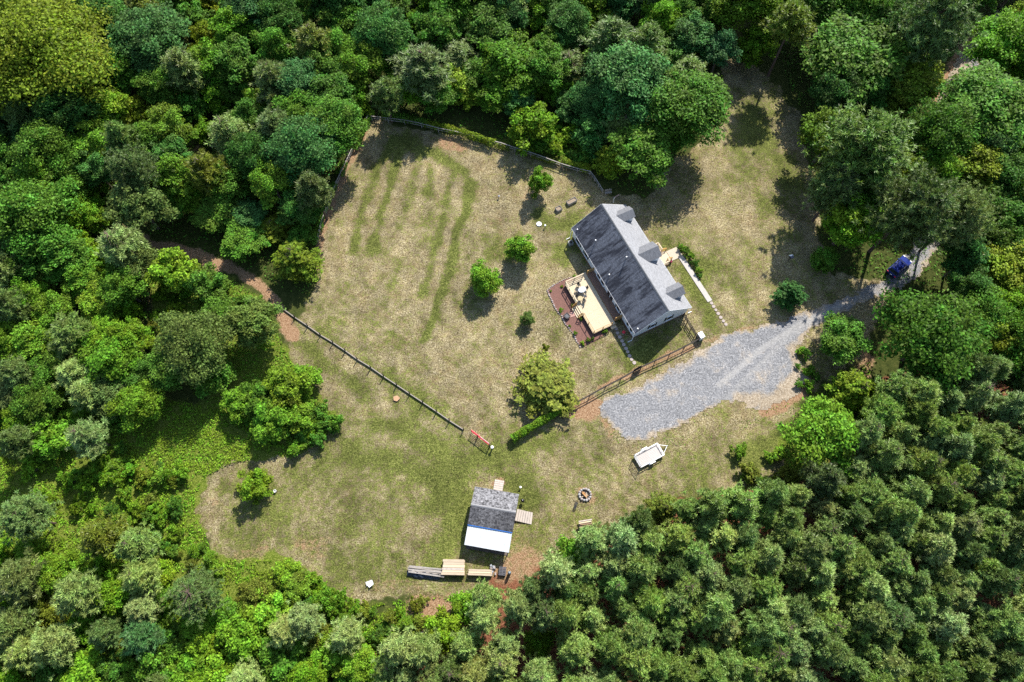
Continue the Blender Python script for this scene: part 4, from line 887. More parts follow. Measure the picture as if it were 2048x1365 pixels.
# ------------------------------------------------------------------ car
def build_car():
    a, b = G(1774, 556), G(1812, 521); d = b - a; ang = math.atan2(d[1], d[0]); c = (a + b) / 2 + d / np.linalg.norm(d) * .1
    CARB = simple('blue_car_paint', (.006, .020, .17), .2, .4, .1, spec=.6)
    r = empty('parked_car', (*c, 0.03), ang, 'dark blue compact sport utility car in the tree shade on the drive', 'car')
    L, W = 4.5, 1.84
    prof = [(-2.22,.38),(-2.25,.62),(-2.2,.95),(-2.05,1.04),(.75,1.04),(1.1,1.02),(1.95,.9),(2.2,.78),(2.25,.55),(2.2,.36),(1.75,.3),(-1.8,.3)]
    m = MB(); sec = ((-W/2,.93),(-W/2+.07,1.0),(W/2-.07,1.0),(W/2,.93)); n = len(prof); V = []
    for y, s in sec: V += [(x * (1 if s == 1 else .985), y, .3 + (z - .3) * s) for x, z in prof]
    F = [tuple(range(n)), tuple(range(3 * n, 4 * n))[::-1]]
    for k in range(3):
        for i in range(n): F.append((k * n + i, k * n + (i + 1) % n, (k + 1) * n + (i + 1) % n, (k + 1) * n + i))
    m.add(V, F).build('body', CARB, r)
    cab = MB(); zl, zr_ = 1.03, 1.62
    V = [(-2.08,-.82,zl),(1.02,-.82,zl),(1.02,.82,zl),(-2.08,.82,zl),(-1.75,-.62,zr_),(.25,-.62,zr_),(.25,.62,zr_),(-1.75,.62,zr_)]
    cab.add(V, [(3,2,1,0),(4,5,6,7),(0,1,5,4),(1,2,6,5),(2,3,7,6),(3,0,4,7)]).build('glasshouse', DARKGLASS, r)
    rf = MB(); rf.add([(-1.86,-.66,1.61),(.3,-.66,1.61),(.3,.66,1.61),(-1.86,.66,1.61),(-1.7,-.58,1.68),(.1,-.58,1.68),(.1,.58,1.68),(-1.7,.58,1.68)], [(3,2,1,0),(4,5,6,7),(0,1,5,4),(1,2,6,5),(2,3,7,6),(3,0,4,7)])
    roof = rf.build('roof', CARB, r)
    for s in (-1, 1): MB().beam((-1.5, s * .52, 1.72), (0, s * .52, 1.72), .05, .05).build('roof_rail', BLACK, roof)
    for s in (-1, 1):
        for x0, z0, x1, z1 in ((.98, 1.02, .27, 1.62), (-.35, 1.02, -.4, 1.62), (-2.04, 1.02, -1.76, 1.62)): MB().beam((x0, s * .83, z0), (x1, s * .635, z1), .09, .07).build('pillar', CARB, r)
        for x in (-1.4, 1.4):
            w = MB().lathe([(.22, -.1), (.32, -.11), (.35, -.07), (.35, .07), (.32, .11), (.22, .1)], 20).build('wheel', RUBBER, r, (x, s * (W / 2 - .08), .34)); w.rotation_euler = (math.pi / 2, 0, 0)
            MB().lathe([(.04, -.12), (.21, -.12), (.21, .12), (.04, .12)], 10).build('rim', STEEL, w)
        box_part('mirror', CARB, r, (.72, s * 1.0, 1.1), (.14, .2, .14)); box_part('headlight', WHITE, r, (2.12, s * .68, .78), (.2, .36, .14)); box_part('tail_light', RED, r, (-2.22, s * .74, .86), (.08, .26, .22))
    box_part('number_plate', WHITE, r, (-2.255, 0, .78), (.03, .32, .16)); box_part('rear_bumper', BLACK, r, (-2.24, 0, .45), (.08, 1.6, .18)); box_part('grille', BLACK, r, (2.24, 0, .6), (.05, 1.0, .2))
build_car()

# ================================================================== VEGETATION
def unit(v): return v / (np.linalg.norm(v, axis=-1, keepdims=True) + 1e-9)
def leaf_quads(P, N, size, r, aspect=0.55, fold=0.18):
    """one folded leaf spray (diamond) per point"""
    n = len(P); T = unit(np.cross(N, r.normal(size=(n, 3)))); B = np.cross(N, T)
    s = (size * r.uniform(0.65, 1.35, n))[:, None]
    V = np.stack([P + T * s, P + B * s * aspect + N * s * fold, P - T * s, P - B * s * aspect + N * s * fold], 1).reshape(-1, 3)
    return V, np.arange(4 * n, dtype=np.int32).reshape(n, 4)
def blades(P, D, length, width, r):
    """thin triangles from P along D"""
    n = len(P); S = unit(np.cross(D, np.array([.12, .3, 1.]) + r.normal(0, .35, (n, 3)))); L = (length * r.uniform(.7, 1.25, n))[:, None]
    V = np.stack([P + S * width, P + D * L, P - S * width], 1).reshape(-1, 3)
    return V, np.arange(3 * n, dtype=np.int32).reshape(n, 3)
PROTO = {}
def broadleaf(key, seed, R, H, nclump, nleaf, leaf, bottom=-0.35, asp=None, rag=0.2, hc=0.6):
    r = np.random.default_rng(seed); cz = hc * H; vz = asp or (H - cz)
    C = []
    while len(C) < nclump:
        d = unit(r.normal(size=3))
        if d[2] < bottom: continue
        k = r.uniform(0.62, 1.0) if r.random() < .75 else r.uniform(.25, .62)
        lob = 1 + rag * math.sin(3 * math.atan2(d[1], d[0]) + seed) + rag * .6 * math.sin(5 * math.atan2(d[1], d[0]) + 2 * seed)
        k *= 1 + .16 * math.sin(6 * d[0] + seed) * math.sin(6 * d[1] + 2 * seed) + .08 * math.sin(9 * d[2] + 5 * d[0])
        C.append((d[0] * R * k * lob * .86, d[1] * R * k * lob * .86, cz + d[2] * vz * k * .9))
    C = np.array(C); rc = R * r.uniform(.11, .27, nclump)
    w = rc ** 2; pick = r.choice(nclump, nleaf, p=w / w.sum())
    D = unit(r.normal(size=(nleaf, 3))); D[:, 2] = np.where(D[:, 2] < -.25, -D[:, 2] * .7, D[:, 2]); D = unit(D)
    rad = rc[pick] * r.uniform(.35, 1.25, nleaf)
    P = C[pick] + D * rad[:, None] * np.array([1, 1, .8])
    N = unit(D * .5 + np.array([.14, .32, .8]) + r.normal(size=(nleaf, 3)) * .6)
    V, F = leaf_quads(P, N, leaf, r)
    ct = r.random(nclump); hh = np.clip((P[:, 2] - (cz - vz * .4)) / (1.4 * vz), 0, 1)
    tone = np.repeat(np.clip(ct[pick] * .7 + r.random(nleaf) * .3, 0, 1), 4)
    crown = fast_mesh('crown', V, F, dict(tone=tone)); crown.materials.append(LEAF)
    b = MB(); tr = max(.05, H * .016); lean = r.normal(0, .03 * H, 2)
    b.tube([(0, 0, -.15), (lean[0] * .3, lean[1] * .3, cz * .45), (lean[0], lean[1], cz * .85), (lean[0] * 1.1, lean[1] * 1.1, cz + vz * .5)], [tr * 1.35, tr, tr * .7, tr * .2], 8)
    for i in r.choice(nclump, min(nclump, 16), replace=False):
        z0 = cz * r.uniform(.45, .85); p0 = np.array([lean[0] * z0 / cz, lean[1] * z0 / cz, z0]); p1 = C[i]; mid = (p0 + p1) / 2 + np.array([0, 0, -.06 * R])
        b.tube([p0, mid, p1], [tr * .45, tr * .28, tr * .08], 5, False)
    trunk = b.mesh('trunk'); trunk.materials.append(BARK)
    PROTO.setdefault(key, []).append((R * .86, H, cz, crown, trunk))
def pine(key, seed, R, H, nbr, ntuft, nblade, length, z0=.42, cone=.75):
    """whorled branches that end in bristly needle tufts"""
    r = np.random.default_rng(seed); b = MB(); tr = H * .0125; bend = r.normal(0, .02 * H, 2)
    ax = lambda z: np.array([bend[0] * (z / H) ** 2, bend[1] * (z / H) ** 2, z])
    b.tube([ax(z) if z > 0 else (0, 0, -.15) for z in np.linspace(0, H * .97, 6)], [tr * 1.25, tr, tr * .85, tr * .6, tr * .35, tr * .1], 7)
    T = []; TD = []; tt = []
    for i in range(nbr):
        t = (i + r.random()) / nbr; z = H * (z0 + (.97 - z0) * t); prof = (1 - t) ** cone * (min(1, .55 + 1.6 * t))
        L = R * prof * r.uniform(.75, 1.1) + .15; a = i * 2.4 + r.normal(0, .5); up = r.uniform(.05, .45) + .5 * t
        p0 = ax(z); d = np.array([math.cos(a), math.sin(a), up]); p1 = p0 + d * L * np.array([1, 1, .6])
        b.tube([p0, (p0 + p1) / 2 + np.array([0, 0, -.05 * L]), p1], [tr * .34, tr * .2, tr * .08], 4, False)
        if i % 4 == 0 and t < .4 :
            q = p0 + np.array([0, 0, -.9]); b.tube([q, q + d * L * .55 * np.array([1, 1, -.1])], [tr * .22, tr * .05], 3, False)
        k = max(2, int(ntuft * (L / R)))
        bt = r.random()
        for j in range(k):
            s = r.uniform(.35, 1.05); side = r.normal(0, .20 * L * s + .12, 3) * np.array([1, 1, .6])
            T.append(p0 + (p1 - p0) * s + side + np.array([0, 0, .1])); TD.append(unit(d * np.array([.6, .6, 1]) + np.array([0, 0, .6]) + r.normal(0, .3, 3))); tt.append(bt * .5 + r.random() * .5)
    T = np.array(T); TD = np.array(TD); tt = np.array(tt); n = len(T)
    P = np.repeat(T, nblade, 0); D = unit(np.repeat(TD, nblade, 0) * .75 + r.normal(size=(n * nblade, 3)) * .75)
    P = P + D * r.uniform(0, length * .35, (n * nblade, 1)) + r.normal(0, .05, P.shape)
    V, F = blades(P, D, length, length * .13, r)
    crown = fast_mesh('crown', V, F, dict(tone=np.repeat(np.repeat(tt, nblade), 3))); crown.materials.append(NEEDLE)
    trunk = b.mesh('trunk'); trunk.materials.append(PBARK)
    PROTO.setdefault(key, []).append((R, H, H * (z0 + .55 * (1 - z0)), crown, trunk))
def cedar(key, seed, R, H, nspray, nleaf, leaf):
    """loose evergreen of drooping feathery sprays"""
    r = np.random.default_rng(seed); b = MB(); tr = H * .014
    b.tube([(0, 0, -.1), (0, 0, H * .5), (0, 0, H * .95)], [tr * 1.3, tr, tr * .2], 7); P = []; N = []; tone = []
    for i in range(nspray):
        t = (i + r.random()) / nspray; z = H * (.1 + .86 * t); L = R * (1 - t) ** .7 * (.6 + .9 * min(t * 2.2, .5)) * r.uniform(.7, 1.15) + .1
        a = i * 2.399 + r.normal(0, .4); d = np.array([math.cos(a), math.sin(a), .25 + .5 * t]); sd = np.array([-d[1], d[0], 0]); p0 = np.array([0, 0, z])
        b.tube([p0, p0 + d * L * .7], [tr * .25, tr * .06], 3, False); tn = r.random()
        s = r.uniform(.2, 1, nleaf); w = r.normal(0, .16, nleaf) * L * (1.15 - s * .8)
        q = p0 + d * (s * L)[:, None] + sd * w[:, None]; q[:, 2] += -.18 * L * s ** 2 - np.abs(w) * .3 + r.normal(0, .05, nleaf)
        P.append(q); N.append(unit(np.array([.12, .28, 1.]) + d * .3 + r.normal(0, .45, (nleaf, 3)))); tone.append(np.full(nleaf, tn) * .7 + r.random(nleaf) * .3)
    P = np.concatenate(P); N = np.concatenate(N); tone = np.repeat(np.concatenate(tone), 4)
    V, F = leaf_quads(P, N, leaf, r, .4, .1); crown = fast_mesh('crown', V, F, dict(tone=tone)); crown.materials.append(LEAF)
    trunk = b.mesh('trunk'); trunk.materials.append(PBARK)
    PROTO.setdefault(key, []).append((R, H, H * .5, crown, trunk))
for i in range(4): broadleaf('L', 20 + i, 4.6, 12.5, 170, 22000, .155, rag=.16)
for i in range(4): broadleaf('M', 40 + i, 3.1, 9.0, 120, 13000, .14, rag=.18)
for i in range(4): broadleaf('S', 60 + i, 2.0, 4.4, 85, 7500, .12, bottom=-.75, hc=.47, rag=.17)
broadleaf('ball', 81, 2.0, 4.0, 130, 12000, .10, bottom=-.85, hc=.48, rag=.05)
for i in range(4): broadleaf('B', 90 + i, .95, 1.3, 34, 1700, .09, bottom=-.5, hc=.45, rag=.3)
broadleaf('oak', 99, 8.5, 17, 240, 46000, .18, rag=.14)
for i in range(5): pine('P', 120 + i, 2.2, 11.0, 52, 17, 26, .40)
for i in range(2): pine('Q', 140 + i, 5.2, 16.5, 84, 30, 26, .46, z0=.45, cone=.5)
for i in range(2): pine('T', 150 + i, 3.0, 14.0, 44, 18, 24, .45, z0=.6, cone=.5)
for i in range(3): pine('Y', 160 + i, 1.25, 3.2, 26, 9, 22, .34, z0=.15, cone=.8)
for i in range(3): cedar('C', 170 + i, 2.7, 6.5, 130, 90, .15)

TONES = {  # leaf base colours, linear
 'mid': (.088, .190, .020), 'dark': (.060, .145, .026), 'bright': (.135, .255, .018), 'yellow': (.160, .228, .016), 'olive': (.148, .188, .022),
 'blue': (.066, .165, .040), 'grey': (.130, .195, .046), 'pine': (.190, .285, .062), 'paleP': (.235, .320, .090), 'lime': (.150, .265, .016)}
WORDS = {'mid': 'mid-green', 'dark': 'dark green', 'bright': 'bright green', 'yellow': 'yellow-green', 'olive': 'olive', 'blue': 'bluish green', 'grey': 'grey-green', 'pine': 'green', 'paleP': 'pale green', 'lime': 'lime green'}
KINDS = {'L': ('broadleaf_tree', 'large', 'broadleaf tree', 'tree'), 'M': ('broadleaf_tree', '', 'broadleaf tree', 'tree'), 'S': ('small_tree', 'small', 'leafy tree', 'tree'), 'B': ('bush', 'low', 'bush', 'bush'),
         'ball': ('round_shrub', 'dense', 'round shrub', 'shrub'), 'oak': ('oak_tree', 'huge', 'broad-crowned oak', 'tree'), 'P': ('pine_tree', '', 'pine', 'tree'), 'Q': ('pine_tree', 'large', 'pine', 'tree'), 'T': ('pine_tree', 'tall', 'pine', 'tree'),
         'Y': ('young_pine', 'young', 'pine sapling', 'tree'), 'C': ('cedar_tree', 'feathery', 'cedar', 'tree')}
CELLS = [  # where in the picture, by things one can find
 ('in the wood at the top left corner', 130, 130), ('in the upper left wood', 480, 110), ('in the wood above the dirt track', 250, 330), ('in the wood left of the back lawn', 540, 360),
 ('beside the orange dirt track', 480, 520), ('in the wood at the left edge', 90, 560), ('in the thicket below the track', 230, 760), ('left of the diagonal fence', 480, 740),
 ('in the brush at the lower left edge', 80, 1080), ('in the brush at the bottom left corner', 130, 1290), ('in the brush along the lower lawn', 430, 1180), ('in the brush at the bottom edge', 520, 1320),
 ('in the wood above the back fence', 880, 170), ('at the top centre', 950, 40), ('in the wood above the house', 1250, 190), ('in the wood above the lone pine', 1280, 40),
 ('around the lone leaning pine', 1520, 130), ('in the wood at the top right', 1730, 60), ('in the top right corner', 1980, 150), ('in the wood right of the front lawn', 1760, 330), ('at the right edge above the drive', 1970, 420),
 ('right of the parked car', 1940, 580), ('below the parked car', 1800, 690), ('between the gravel and the pine stand', 1690, 830), ('in the pine stand at the right edge', 1960, 860), ('in the pine stand right of the trailer', 1560, 1030),
 ('in the pine stand at the lower right', 1900, 1120), ('in the pine stand below the log pile', 1260, 1120), ('in the pine stand at the bottom right', 1760, 1290), ('in the pine stand at the bottom', 1380, 1290),
 ('in the pines below the shed', 1060, 1230), ('at the bottom below the lumber', 880, 1310)]
TREES = []          # (root, px, py, kind, tone, label or None)
def plant(kind, px, py, rpx, tone, label=None, hs=None, base=False, var=None):
    """(px, py) is the crown's middle in the photograph, rpx its radius there; base=True: the foot instead"""
    lst = PROTO[kind]; R, H, cz, crown, trunk = lst[int(rng.integers(0, len(lst))) if var is None else var]
    hz = cz
    for _ in range(3):
        s = rpx / ppm(px, py, hz) / R; sz = (min(max(s, .78), 1.25) if kind not in 'BYS' else s) * (hs or 1.0); hz = cz * sz
    x, y = G(px, py, 0 if base else hz)
    name, size, noun, cat = KINDS[kind]
    root = empty(name, (x, y, 0), rng.uniform(0, 6.28))
    root['category'] = cat
    c = TONES[tone]; j = rng.normal(1, .13); hsh = rng.normal(0, .06)
    cr = link('crown', crown, None, root); tk = link('trunk', trunk, None, root)
    for o in (cr, tk): o.scale = (s * rng.uniform(.93, 1.07), s * rng.uniform(.93, 1.07), sz * rng.uniform(.93, 1.07))
    cr.color = (c[0] * j * (1 + hsh), c[1] * j, c[2] * j * (1 + rng.normal(0, .12)), 1)
    TREES.append((root, px, py, kind, tone, label, rpx))
    return root

SPECIAL = [  # trees one can pick out in the photograph
 ('oak',72,112,128,'yellow','huge yellow-green oak filling the top left corner'), ('L',298,82,74,'blue',None), ('L',212,40,50,'dark',None), ('L',140,235,55,'dark',None), ('M',240,150,42,'mid',None), ('M',322,172,42,'mid',None),
 ('S',280,235,36,'yellow',None), ('M',340,262,42,'bright',None), ('P',540,150,42,'grey',None), ('P',545,250,44,'grey',None), ('P',455,262,42,'paleP',None), ('L',612,300,62,'blue','bluish broadleaf tree overhanging the left side of the back lawn'),
 ('M',655,190,48,'mid',None), ('M',545,370,40,'bright',None), ('M',280,418,50,'grey',None), ('Q',268,345,56,'grey',None), ('M',190,290,44,'bright',None), ('L',68,442,78,'mid',None), ('P',235,482,48,'paleP',None),
 ('M',440,425,45,'mid',None), ('C',545,455,58,'yellow',None), ('C',592,520,56,'yellow','yellow-green cedar whose sprays overhang the left end of the diagonal fence'), ('M',490,478,40,'mid',None), ('S',345,545,42,'bright','bright bush just below the left end of the dirt track'), ('S',415,572,34,'mid',None),
 ('M',200,606,39,'lime',None), ('M',62,600,34,'bright',None), ('S',102,560,32,'olive',None), ('M',135,515,44,'mid',None), ('M',72,688,46,'bright',None), ('P',132,668,46,'grey',None), ('M',225,722,50,'bright',None), ('M',100,735,38,'mid',None),
 ('P',28,745,34,'grey',None), ('M',75,805,42,'mid',None), ('M',272,808,44,'bright',None), ('S',88,882,42,'bright',None), ('P',165,868,38,'paleP',None), ('P',30,880,34,'grey',None),
 ('L',395,690,64,'grey','large grey-green tree standing alone left of the diagonal fence'), ('M',512,648,46,'grey',None), ('M',345,738,40,'mid',None), ('M',440,640,38,'mid',None), ('S',425,750,40,'mid',None),
 ('S',575,775,40,'lime',None), ('S',610,760,28,'lime',None), ('S',545,835,40,'bright',None), ('S',595,835,34,'bright',None), ('S',480,808,30,'lime',None), ('S',520,800,34,'mid',None),
 ('S',511,972,31,'lime','lone lime green tree on the lower left lawn'), ('Q',48,1035,52,'grey',None), ('P',205,1072,44,'olive',None), ('P',268,1088,40,'pine',None), ('Q',385,1192,56,'grey','greyish spreading pine in the brush below the lower lawn'), ('P',272,1275,36,'blue',None),
 ('P',30,1160,48,'grey',None), ('P',10,1262,46,'grey',None), ('S',572,1148,26,'lime',None), ('S',590,1180,26,'bright',None), ('S',652,1200,24,'bright',None), ('S',490,1270,44,'bright',None), ('S',560,1320,46,'mid',None), ('P',610,1240,34,'paleP',None), ('S',505,1190,30,'olive',None),
 ('S',936,1212,30,'lime','lime green small tree at the pine edge below the lumber'), ('S',890,1262,40,'lime','lime green bush beside the bare dirt below the lumber'), ('S',1153,1108,36,'bright','bright leafy tree at the pine edge below the wide ramp'), ('C',1325,1018,40,'olive',None),
 ('M',1684,680,46,'mid','round mid-green tree on the island beside the gravel turn'), ('C',1712,782,58,'yellow','yellow-green feathery tree just below the gravel island tree'), ('M',1645,876,66,'bright','bright broadleaf tree where the gravel verge meets the pines'),
 ('L',1868,678,92,'mid','huge mid-green tree just below the parked car'), ('C',1580,588,40,'dark','dark feathery cedar standing at the drive verge of the front lawn'), ('M',1700,450,54,'bright',None), ('S',1650,520,26,'mid',None),
 ('Q',1745,290,100,'grey',None), ('Q',1830,410,92,'grey',None), ('Q',1680,370,62,'grey',None), ('L',1715,110,96,'mid',None), ('L',1790,60,60,'dark',None), ('M',1822,160,58,'yellow',None), ('M',1800,200,40,'yellow',None), ('L',1965,225,92,'mid',None), ('L',2015,85,66,'bright',None), ('M',1940,330,52,'yellow',None),
 ('M',2010,430,52,'mid',None), ('M',2005,540,56,'yellow',None), ('M',1930,520,40,'dark',None), ('L',1960,640,56,'mid',None), ('S',1508,98,34,'bright',None), ('M',1440,100,34,'blue',None), ('M',1385,75,40,'blue',None),
 ('M',1022,128,60,'bright',None), ('P',850,132,56,'grey',None), ('P',770,188,36,'grey','grey-green pine at the corner where the two back fences meet'), ('S',908,168,36,'yellow',None), ('M',1092,142,42,'mid',None), ('S',1066,252,46,'bright','bright small tree whose shade falls across the back fence'), ('S',1140,216,30,'dark',None),
 ('S',1188,272,38,'blue',None), ('M',1285,300,58,'mid','mid-green tree above the far gable of the house'), ('C',1222,318,40,'yellow',None), ('L',1262,172,76,'blue',None), ('L',1380,215,74,'mid','dark broadleaf tree at the left edge of the front lawn'), ('P',1222,82,50,'grey',None), ('P',1292,88,42,'grey',None), ('S',1182,38,42,'yellow',None), ('L',770,70,50,'blue',None), ('M',725,130,42,'bright',None), ('M',975,55,48,'mid',None), ('M',880,60,44,'mid',None)]
for k_, a, b, rp, tn, lb in SPECIAL: plant(k_, a, b, rp, tn, lb, hs=.45 if (400 < a < 560 and 400 < b < 500) else .7 if (a < 620 and b > 600) or (700 < a < 1200 and 150 < b < 300) else .55 if (1540 < a < 1700 and 560 < b < 700) else .9)
plant('ball', 967, 560, 30, 'bright', 'dense round shrub in the middle of the back lawn')
plant('S', 1040, 500, 27, 'bright', 'small leafy tree between the round shrub and the house', var=1)
plant('S', 1077, 365, 22, 'bright', 'slim young tree on the upper lawn near the planters', hs=1.3, var=2)
plant('S', 1055, 638, 13, 'grey', 'little grey-green shrub left of the mulch bed')
plant('B', 1090, 697, 8, 'olive', 'tiny shrub on the lawn below the mulch bed', hs=1.6)
plant('C', 1096, 770, 80, 'olive', 'wide loose olive green shrub beside the vine-covered drive fence', hs=.5)
# the leaning lone pine: a tall bare stem
def lone_pine():
    ft = G(1536, 152); H = 15.5
    lst = PROTO['T'][0]; root = empty('pine_tree', (*ft, 0), 1.0, 'tall lone pine with a long bare stem at the far end of the front lawn', 'tree')
    s = H / lst[1]
    for nm, me in (('crown', lst[3]), ('trunk', lst[4])):
        o = link(nm, me, None, root); o.scale = (1.35, 1.35, s)
        if nm == 'crown': c = TONES['olive']; o.color = (c[0], c[1] * 1.1, c[2], 1)
lone_pine()
# mulch-bed and path-side plants
for i, (x, y, rp, tn) in enumerate(((330,405,24,'yellow'),(165,475,18,'bright'),(325,760,34,'lime'),(450,1005,22,'lime'),(535,1115,32,'bright'),(640,1265,34,'lime'),(735,1215,36,'lime'),(800,1195,28,'mid'),(1000,1080,36,'bright'),(620,900,24,'bright'),(520,255,26,'bright'),(490,690,22,'bright'))):
    where = ('at the upper end of the mulch bed', 'at the outer upper corner of the mulch bed', 'on the outer edge of the mulch bed above the fire bowl', 'on the mulch just below the fire bowl', 'on the outer lower edge of the mulch bed', 'at the lowest corner of the mulch bed', 'beside the lowest corner of the mulch bed, larger', 'on the mulch below the deck corner', 'at the deck end beside the stepping stones', 'beside the lower deck stair post', 'at the deck corner by the upper railing', 'beside the upper deck stair post')[i]
    plant('B', *z5(x, y), rp / 7.58, tn, f'small {WORDS[tn]} plant {where}')
for i, (x, y, rp) in enumerate(((715,230,70),(800,330,85),(900,430,80),(1000,560,80),(1060,690,70),(1085,810,50))):
    od = ('first', 'second', 'third', 'fourth', 'fifth', 'last')[i]
    plant('B', 1290 + x / 9.95, 470 + y / 9.95, rp / 9.95, 'mid' if i % 2 else 'bright', f'{od} bush from the landing along the concrete path')
plant('B', 1208, 663, 4, 'bright', 'little green plant by the corner of the stepping stones and deck')
# leafy clumps in the rough ground
r2 = random.Random(5)
def scatter(zone, n, kinds, tones, rr, avoid=0.0):
    xs = [p[0] for p in zone]; ys = [p[1] for p in zone]; k = 0; tries = 0
    while k < n and tries < n * 60:
        tries += 1; x = r2.uniform(min(xs), max(xs)); y = r2.uniform(min(ys), max(ys))
        if not inside(zone, np.array([x]), np.array([y]))[0]: continue
        rp = r2.uniform(*rr)
        if any((x - t[1]) ** 2 + (y - t[2]) ** 2 < (avoid * (rp + t[6])) ** 2 for t in TREES): continue
        plant(r2.choice(kinds), x, y, rp, r2.choice(tones)); k += 1
def fill(zone, kinds, spacing, keep=None, hs=lambda x, y: 1.0):
    """dart throwing: kinds = [(kind, weight, rmin, rmax, tones)]"""
    xs = [p[0] for p in zone]; ys = [p[1] for p in zone]; miss = 0
    while miss < 900:
        x = r2.uniform(min(xs), max(xs)); y = r2.uniform(min(ys), max(ys))
        if not inside(zone, np.array([x]), np.array([y]))[0]: miss += .3; continue
        k = r2.choices(kinds, [q[1] for q in kinds])[0]; rp = r2.uniform(k[2], k[3])
        if keep and not keep(x, y, rp): miss += 1; continue
        if any(abs(x - t[1]) < 200 and (x - t[1]) ** 2 + (y - t[2]) ** 2 < (spacing * (rp + t[6])) ** 2 for t in TREES): miss += 1; continue
        miss = max(0, miss - 20); plant(k[0], x, y, rp, r2.choice(k[4]), hs=hs(x, y))
gap = [(1995,35),(1960,85),(1930,110),(1905,150),(1885,190)]
def off_track(x, y, rp): return seg_dist(gap, np.array([x]), np.array([y]))[0] > rp * .95 + 8 and seg_dist([(300,492),(360,500),(430,525),(500,556),(540,590)], np.array([x]), np.array([y]))[0] > rp * .9 + 6
fill([(-150,-150),(745,-150),(738,195),(700,262),(655,350),(622,420),(600,500),(540,480),(430,440),(310,420),(200,430),(-150,440)],
     [('L',3,44,66,['blue','dark','mid','mid']),('M',5,32,46,['mid','bright','mid','blue','dark']),('P',1.6,34,46,['grey','grey','olive']),('S',2,24,34,['bright','yellow','mid'])], .56, off_track, lambda x, y: .9 if y < 380 else .62)
fill([(745,-150),(1450,-150),(1445,60),(1430,180),(1395,262),(1330,290),(1240,300),(1200,240),(1150,200),(1060,205),(980,190),(860,205),(770,175),(740,200)],
     [('L',3,44,64,['blue','mid','mid','dark']),('M',5,32,46,['mid','bright','mid','blue']),('P',2.2,34,48,['grey','grey','pine']),('S',1.4,24,34,['bright','yellow'])], .56, None, lambda x, y: .85 if y < 100 else .58)
fill([(1450,-150),(2200,-150),(2200,720),(1985,690),(1930,600),(1900,560),(1890,440),(1790,440),(1690,460),(1650,420),(1640,330),(1665,240),(1660,150),(1640,40),(1560,10),(1470,10)],
     [('L',4,50,80,['mid','dark','mid','bright']),('M',4,34,50,['mid','yellow','bright','dark']),('Q',1.2,56,78,['grey'])], .58, off_track)
fill([(-150,440),(200,440),(290,505),(262,560),(255,640),(265,700),(300,760),(290,830),(200,850),(90,890),(-150,900)],
     [('M',4,32,46,['mid','bright','bright','grey']),('P',1.6,34,46,['grey','paleP']),('S',2,22,34,['bright','lime','mid'])], .58, off_track, lambda x, y: .8 if y < 700 else .6)
fill([(-150,1090),(60,1100),(140,1130),(330,1140),(420,1230),(540,1220),(660,1250),(740,1290),(770,1500),(-150,1500)],
     [('S',6,24,44,['bright','lime','bright','olive','mid']),('P',1.8,32,44,['grey','paleP','paleP']),('M',1,34,44,['bright','bright'])], .60, None, lambda x, y: .7)
PZ = [(770,1500),(740,1330),(800,1290),(940,1240),(965,1180),(1050,1165),(1120,1120),(1200,1075),(1290,1045),(1420,1005),(1520,985),(1620,975),(1700,930),(1740,850),(1790,770),(1850,752),(1950,705),(2200,700),(2200,1500)]
fill(PZ, [('P',9,28,40,['pine','paleP','paleP','pine','grey']),('T',1,32,38,['pine']),('S',.25,22,32,['bright','mid'])], .58)
# brush
scatter([(280,560),(330,520),(430,545),(540,605),(560,700),(430,640),(330,640),(310,720),(290,640)], 22, ['B'], ['bright','mid','olive','lime'], (9, 17), .35)
scatter([(600,760),(650,800),(680,850),(600,900),(520,895),(450,830),(520,780)], 34, ['B'], ['mid','bright','lime'], (9, 18), .35)
scatter([(240,890),(390,960),(385,1040),(420,1110),(440,1150),(560,1180),(330,1130),(200,1060)], 46, ['B','B','B','Y'], ['bright','lime','mid','olive'], (8, 18), .4)
scatter([(560,1120),(620,1150),(690,1200),(760,1225),(850,1200),(840,1250),(760,1290),(640,1240)], 34, ['B','B','B','Y'], ['bright','lime','mid','olive'], (9, 18), .4)
scatter([(990,295),(1150,240),(1200,300),(1190,335),(1100,308),(1010,285)], 16, ['B'], ['bright','lime','mid'], (12, 20), .35)
scatter([(1440,900),(1560,890),(1590,960),(1480,965)], 10, ['B'], ['olive','bright'], (9, 17), .35)
scatter([(1600,690),(1640,740),(1640,770),(1590,800)], 8, ['B'], ['mid','bright'], (6, 12), .35)
scatter([(60,930),(240,900),(180,1040),(60,1000)], 14, ['B'], ['bright','lime'], (12, 20), .35)

